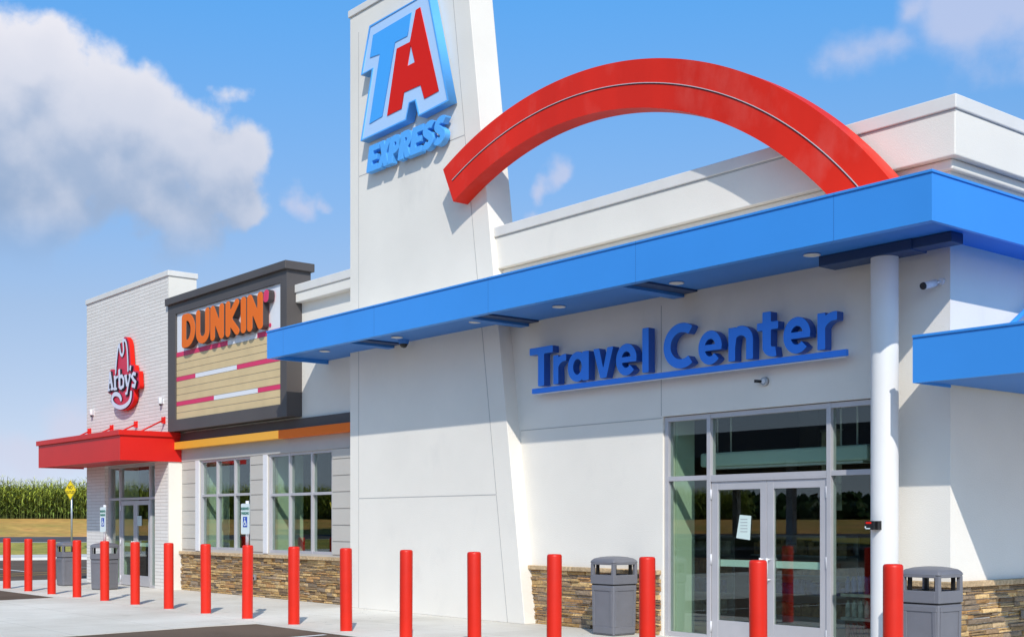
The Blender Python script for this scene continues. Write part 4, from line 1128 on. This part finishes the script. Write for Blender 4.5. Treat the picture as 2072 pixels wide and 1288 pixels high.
word = [('s', [np.array(q) for q in hl(a)], w_, 'b') for a, w_ in [
    ([(100,880),(118,620)], s2), ([(118,620),(155,875)], s1), ([(108,790),(145,770)], s2), ([(85,905),(120,895)], s2), ([(130,890),(180,880)], s2),   # A
    ([(195,690),(200,880)], s1), ([(200,740),(225,700),(245,700)], s2), ([(182,890),(228,880)], s2), ([(180,700),(205,690)], s2),                 # r
    ([(262,580),(268,870)], s1), ([(268,700),(305,685),(330,740),(325,840),(290,870),(268,860)], s1*.8),                                         # b
    ([(358,680),(385,840)], s1), ([(430,665),(395,850),(380,950),(355,955)], s2*1.2), ([(340,690),(380,678)], s2), ([(410,672),(440,665)], s2),     # y
    ([(438,525),(428,600)], s1*.8),                                                                                                           # '
    ([(515,660),(480,645),(455,690),(480,740),(515,780),(500,840),(455,830)], s1*.75)]]                                                         # s
glyph_mesh(word, lambda a, b: (a, b), YH-.045, YH-.0305, 'lettering', 'white_letter', 'ink', hat, res=150, bevel=.002)
glyph_mesh(word, lambda a, b: (a+.02, b-.02), YH-.030, YH-.002, 'letter_shadow', 'ink', 'ink', hat, res=150, bevel=.002, grow=.012)

# ================================================================== BOLLARDS, SIGNS ON POSTS, BINS
YB, BR, BH = 9.70, .088, 1.205
bol = thing('bollard', '', 'bollard', (-6.474, YB, 0), 'red bollards along the kerb')
bm = bmesh.new(); lathe(bm, -6.474, YB, [(BR, 0), (BR, BH-.03), (BR*.97, BH-.014), (BR*.88, BH-.004), (BR*.7, BH), (0, BH+.002)], 40); sleeve = mesh('sleeve', bm, 'bollard_red', bol)
bm = bmesh.new(); lathe(bm, -6.474, YB, [(BR+.004, 0), (BR+.004, .006), (BR+.001, .008)], 32); foot = mesh('foot_ring', bm, 'groove', bol)
bl_labels = ['red bollard in front of the white column, rightmost and nearest', 'red bollard in front of the double glass doors of the store', 'red bollard half hiding the grey bin left of the store entrance',
 'red bollard in front of the stone base right of the tower', 'red bollard in front of the right half of the tower base', 'red bollard in front of the left half of the tower base',
 'red bollard at the left edge of the tower', 'red bollard below the right window of the coffee shop', 'red bollard carrying an accessible parking sign below the left coffee window',
 'red bollard at the left end of the coffee shop stone base', 'red bollard in front of the right brick pier of the brick block', 'red bollard in front of the brick block glass doors',
 'red bollard carrying an accessible parking sign beside the far grey bin', 'red bollard between the two far grey bins, near the yellow sign post', 'red bollard left of the farthest grey bin', 'second red bollard from the left edge of the picture', 'leftmost red bollard, farthest down the row']
bxs = []
for k in range(17):
    x = -6.474-1.521*k; bxs.append(x)
    if k == 0: bol['label'] = bl_labels[0]; continue
    c = bol.copy(); c.location = (x, YB, 0); c['label'] = bl_labels[k]; COL.objects.link(c)
    c.rotation_euler = (R(random.uniform(-.4,.4)), R(random.uniform(-.4,.4)), random.uniform(0,3))
    for ch in (sleeve, foot):
        d = ch.copy(); d.parent = c; d.matrix_parent_inverse = Matrix.Translation((6.474, -YB, 0)); COL.objects.link(d)

def access_sign(x, label, tilt=0):
    t = thing('parking_sign', label, 'sign', (x, YB, BH), 'accessible parking signs on bollards')
    bm = bmesh.new(); tube(bm, (x, YB, BH), (x, YB, 1.93), .028, n=12); mesh('post', bm, 'white_metal', t)
    y = YB-.035
    pr = [('p', [(-.15,-.24),(.15,-.24),(.15,.24),(-.15,.24)])]
    glyph_mesh([stroke([(-.125,-.225),(.125,-.225),(.125,.225),(-.125,.225),(-.125,-.225)], .025, 'r'), ('p', [(-.13,-.23),(.13,-.23),(.13,.23),(-.13,.23)])], lambda a, b: (x+a, 1.635+b), y-.004, y, 'plate', 'sign_white', 'steel', t, res=70, bevel=.001)
    yy = y-.0045
    text('RESERVED', .062, (x, yy-.002, 1.80), 'sign_green', t, bold=.001); text('PARKING', .062, (x, yy-.002, 1.725), 'sign_green', t, bold=.001)
    part('symbol_panel', 'sign_blue', t, (x-.072, x+.072, yy-.003, yy-.0005, 1.50, 1.67))
    z = 1.585
    glyph_mesh([stroke(arc(-.005,-.025,.035,.035,100,360,20), .007, 'r'), stroke([(-.008,.035),(-.006,-.01),(.03,-.01),(.045,-.055)], .008, 'r'), stroke([(-.008,.015),(.028,.012)], .006, 'r'), stroke([(-.01,.058),(-.0101,.0581)], .012, 'r')],
               lambda a, b: (x+a, z+b), yy-.006, yy-.0032, 'wheelchair_symbol', 'sign_white', 'sign_white', t, res=60, bevel=.0005)
access_sign(bxs[8], 'accessible parking sign on a post in front of the left coffee shop window')
access_sign(bxs[12], 'accessible parking sign on a post in front of the white brick wall, far left')

# yellow diamond sign on the grass verge
gx_, gy_ = on_ground(145, 1118, .12); dd = Vector((gx_, gy_, 0)).normalized()*63.5; gx_, gy_ = dd.x, dd.y
yt = thing('diamond_sign', 'yellow diamond road sign on a thin grey post before the corn', 'sign', (gx_, gy_, .1))
ang = math.atan2(-CS*0-1, .35)   # plate normal turned away from the camera axis
MT = Matrix.Translation((gx_, gy_, 0)) @ Matrix.Rotation(math.atan2(-gx_, gy_)-R(57), 4, 'Z')
bm = bmesh.new(); tube(bm, (gx_, gy_, .1), (gx_, gy_, 3.55), .045, n=10); mesh('post', bm, 'steel', yt)
bm = bmesh.new(); s = .48; prism(bm, [(0, -s), (s, 0), (0, s), (-s, 0)], -.075, -.06)
o = mesh('plate', bm, 'sign_yellow', yt); o.data.transform(Matrix.Translation((0,0,3.13))); o.data.transform(MT)
def ml(z, y=-.077):
    return lambda _: MT @ Matrix.Translation((0, y, z))
text('NO', .24, ml(3.25), 'ink', yt, bold=.006); text('OUTLET', .18, ml(3.02), 'ink', yt, bold=.004)
bm = bmesh.new(); s1_, s2_ = .46, .435
for a, b in zip([(0,-1),(1,0),(0,1),(-1,0)], [(1,0),(0,1),(-1,0),(0,-1)]):
    prism(bm, [(a[0]*s1_, a[1]*s1_), (b[0]*s1_, b[1]*s1_), (b[0]*s2_, b[1]*s2_), (a[0]*s2_, a[1]*s2_)], -.0765, -.0752)
o = mesh('plate_border', bm, 'ink', yt); o.data.transform(Matrix.Translation((0,0,3.13))); o.data.transform(MT)

def make_bin(x, y, rz, label):
    t = thing('litter_bin', label, 'bin', (0, 0, 0), 'grey litter bins along the front')
    a = .23
    bm = bmesh.new()
    V = []
    for z, s in ((0, a-.022), (.02, a-.016), (.70, a)): V.append([bm.verts.new((sx_*s, sy_*s, z)) for sx_, sy_ in ((-1,-1),(1,-1),(1,1),(-1,1))])
    bm.faces.new(V[0][::-1]); bm.faces.new(V[-1])
    for p, q in zip(V, V[1:]):
        for i in range(4): bm.faces.new((p[i], p[(i+1)%4], q[(i+1)%4], q[i]))
    o = mesh('body', bm, 'bin_plastic', t, bevel=.022, seg=3)
    # raised surrounds that leave a sunk panel on every side
    bm = bmesh.new()
    for k in range(4):
        Rk = Matrix.Rotation(k*math.pi/2, 3, 'Z')
        for (x0, x1, z0, z1) in ((-a+.025, a-.025, .625, .68), (-a+.035, a-.035, .03, .12), (-a+.03, -a+.075, .121, .624), (a-.075, a-.03, .121, .624)):
            s0 = a-.016+(.016*z0/.7); s1 = a-.016+(.016*z1/.7); vs = []
            for (xx, zz_, sy_) in ((x0,z0,s0),(x1,z0,s0),(x1,z1,s1),(x0,z1,s1)):
                vs.append((bm.verts.new(Rk @ Vector((xx, -sy_+.004, zz_))), bm.verts.new(Rk @ Vector((xx, -sy_-.011, zz_)))))
            bm.faces.new([v[1] for v in vs])
            for i in range(4): bm.faces.new((vs[i][0], vs[(i+1)%4][0], vs[(i+1)%4][1], vs[i][1]))
    bmesh.ops.recalc_face_normals(bm, faces=bm.faces[:])
    mesh('panel_frame', bm, 'bin_plastic', t, bevel=.004)
    part('seam', 'liner', t, (-a+.012, a-.012, -a+.012, a-.012, .70, .715))
    # hood: band, four posts, domed roof
    bm = bmesh.new(); b = a+.006
    for k in range(4):
        Rk = Matrix.Rotation(k*math.pi/2, 3, 'Z')
        box(bm, -b+.045, b-.045, -b, -b+.025, .715, .845, rot=Rk)
        box(bm, -b+.001, -b+.055, -b+.001, -b+.055, .715, 1.005, rot=Rk, top=.002)
        box(bm, -b+.045, b-.045, -b, -b+.03, .985, 1.02, rot=Rk)
    mesh('hood', bm, 'bin_plastic', t, bevel=.008)
    bm = bmesh.new(); V = []
    for z, s in ((1.005, b+.004), (1.04, b+.002), (1.068, b-.03), (1.09, b-.10), (1.10, b-.17)): V.append([bm.verts.new((sx_*s, sy_*s, z)) for sx_, sy_ in ((-1,-1),(1,-1),(1,1),(-1,1))])
    bm.faces.new(V[0][::-1]); bm.faces.new(V[-1])
    for p, q in zip(V, V[1:]):
        for i in range(4): bm.faces.new((p[i], p[(i+1)%4], q[(i+1)%4], q[i]))
    o = mesh('roof', bm, 'bin_plastic', t, bevel=.02, seg=3)
    for p in o.data.polygons: p.use_smooth = True
    part('liner', 'liner', t, (-b+.03, b-.03, -b+.03, b-.03, .70, .83))
    for sx_ in (-1,1):
        for sy_ in (-1,1): part('inner_post', 'liner', t, (sx_*(b-.075)-.018, sx_*(b-.075)+.018, sy_*(b-.075)-.018, sy_*(b-.075)+.018, .83, 1.0))
    t.location = (x, y, 0); t.rotation_euler = (0, 0, rz); return t
b1 = on_ground(1245, 1286)
make_bin(-12.52-.23, 12.10+.23, 0, 'grey litter bin against the stone base left of the store entrance')
make_bin(-7.61, 12.0+.12, 0, 'grey litter bin at the right corner of the store beside the column')
make_bin(-31.15-.23, 11.15+.23, 0, 'grey litter bin farthest left on the pavement, in front of the car park')
make_bin(-28.78-.15, 11.2+.15, R(-62), 'grey litter bin beside the brick block entrance, partly behind a bollard')

# ================================================================== SMALL FITTINGS
x, z = on_plane(1878, 577, YW-.16)
t = thing('bullet_camera', 'white bullet security camera with a black lens at the store corner', 'camera', (x, YW, z))
bm = bmesh.new(); tube(bm, (x-.005, YW-.24, z-.015), (x+.03, YW-.07, z+.03), .042, n=20); mesh('housing', bm, 'white_metal', t)
bm = bmesh.new(); tube(bm, (x-.010, YW-.262, z-.021), (x-.0052, YW-.2402, z-.0151), .038, .043, n=20); mesh('lens', bm, 'black', t)
bm = bmesh.new(); tube(bm, (x+.03, YW-.09, z+.02), (x+.07, YW-.02, z+.05), .014, n=10); tube(bm, (x+.075, YW-.03, z+.05), (x+.075, YW, z+.05), .04, n=18); mesh('bracket', bm, 'white_metal', t)
x, z = on_plane(1542, 771, YW-.05)
t = thing('wall_nozzle', 'small dark round sprinkler fitting on the wall above the entrance', 'fitting', (x, YW, z))
bm = bmesh.new(); tube(bm, (x+.02, YW-.05, z), (x+.02, YW, z), .052, .058, n=20); mesh('ring', bm, 'steel', t)
bm = bmesh.new(); tube(bm, (x+.02, YW-.056, z), (x+.02, YW-.0505, z), .03, n=16); mesh('socket', bm, 'white_metal', t)
bm = bmesh.new(); tube(bm, (x-.02, YW-.06, z), (x-.07, YW-.12, z+.004), .02, n=12); tube(bm, (x-.02, YW-.06, z), (x+.01, YW-.03, z), .012, n=10); mesh('arm', bm, 'black', t)
x, z = on_plane(1768, 1062, cy-cr-.03)
t = thing('entry_keypad', 'small black box with red light clipped to the white column', 'device', (x, cy-cr, z))
part('housing', 'black', t, (x-.075, x+.05, cy-cr-.10, cy-cr+.03, z-.05, z+.05), bevel=.006)
part('bracket', 'liner', t, (x+.051, x+.075, cy-cr-.06, cy-cr+.06, z-.05, z+.05), bevel=.003)
part('light', 'red_face', t, (x-.055, x+.015, cy-cr-.104, cy-cr-.1005, z+.018, z+.04))
part('markings', 'sign_white', t, (x-.078, x-.0755, cy-cr-.09, cy-cr-.07, z-.03, z+.04), (x-.06, x+.0, cy-cr-.103, cy-cr-.1005, z-.042, z-.03), (x-.07, x-.055, cy-cr-.103, cy-cr-.1005, z-.03, z-.01))
def outlet(x, y, z, label, side=False):
    t = thing('outlet_box', label, 'outlet', (x, y, z))
    if side:
        part('box', 'steel', t, (x, x+.05, y-.07, y+.07, z-.05, z+.05), bevel=.006); part('plug_hole', 'black', t, (x+.0505, x+.054, y+.01, y+.035, z-.015, z+.02))
    else:
        part('box', 'steel', t, (x-.05, x+.05, y-.05, y, z-.06, z+.06), bevel=.006)
        bm = bmesh.new(); tube(bm, (x, y-.07, z-.02), (x, y-.0505, z-.02), .025, n=14); mesh('plug_hole', bm, 'black', t)
x, z = on_plane(515, 1167, YW-.07); outlet(x, YW-.045, z, 'small metal outlet box on the coffee shop stone base')
yy_ = 14.27; outlet(XR+.045, yy_, .48, 'small metal outlet box on the shaded stone base at the right side', side=True)
# notices on the glass
x, z = on_plane(1503, 1063, YW+.04)
t = thing('door_notice', 'crooked pale paper notice taped to the left store door', 'notice', (x, YW+.05, z))
bm = bmesh.new(); prism(bm, [(x-.13,z-.16),(x+.10,z-.185),(x+.12,z+.13),(x-.07,z+.145)], YW+.062, YW+.0645); mesh('sheet', bm, 'paper', t)
bm = bmesh.new()
for k in range(5): box(bm, x-.06, x+.06, YW+.061, YW+.0618, z+.08-k*.04, z+.088-k*.04)
mesh('printed_lines', bm, 'steel', t)
x, z = on_plane(283, 1053, YA+.13)
t = thing('door_notice', 'small pale notice on the right glass door of the brick block', 'notice', (x, YA+.12, z))
part('sheet', 'paper', t, (x-.14, x+.12, YA+.122, YA+.1245, z-.12, z+.12))
part('printed_lines', 'steel', t, *[(x-.10, x+.08, YA+.121, YA+.1218, z+.07-k*.05, z+.08-k*.05) for k in range(4)])

# fuel canopy across the car park, behind the camera: it shows as the dark mass reflected in the transom glass
fc = thing('fuel_canopy', 'dark flat fuel canopy across the car park, seen only reflected in the entrance glass', 'canopy', (-45, -30, 0))
part('roof_deck', 'interior_dark', fc, (-75, -22, -46, -22, 4.9, 6.0), bevel=.02)
part('fascia', 'dark_panel', fc, (-75.1, -21.9, -21.99, -21.9, 4.85, 6.05))
for x in (-70, -56, -42, -28):
    for y in (-28, -40): part('post', 'white_metal', fc, (x-.2, x+.2, y-.2, y+.2, 0, 4.9))
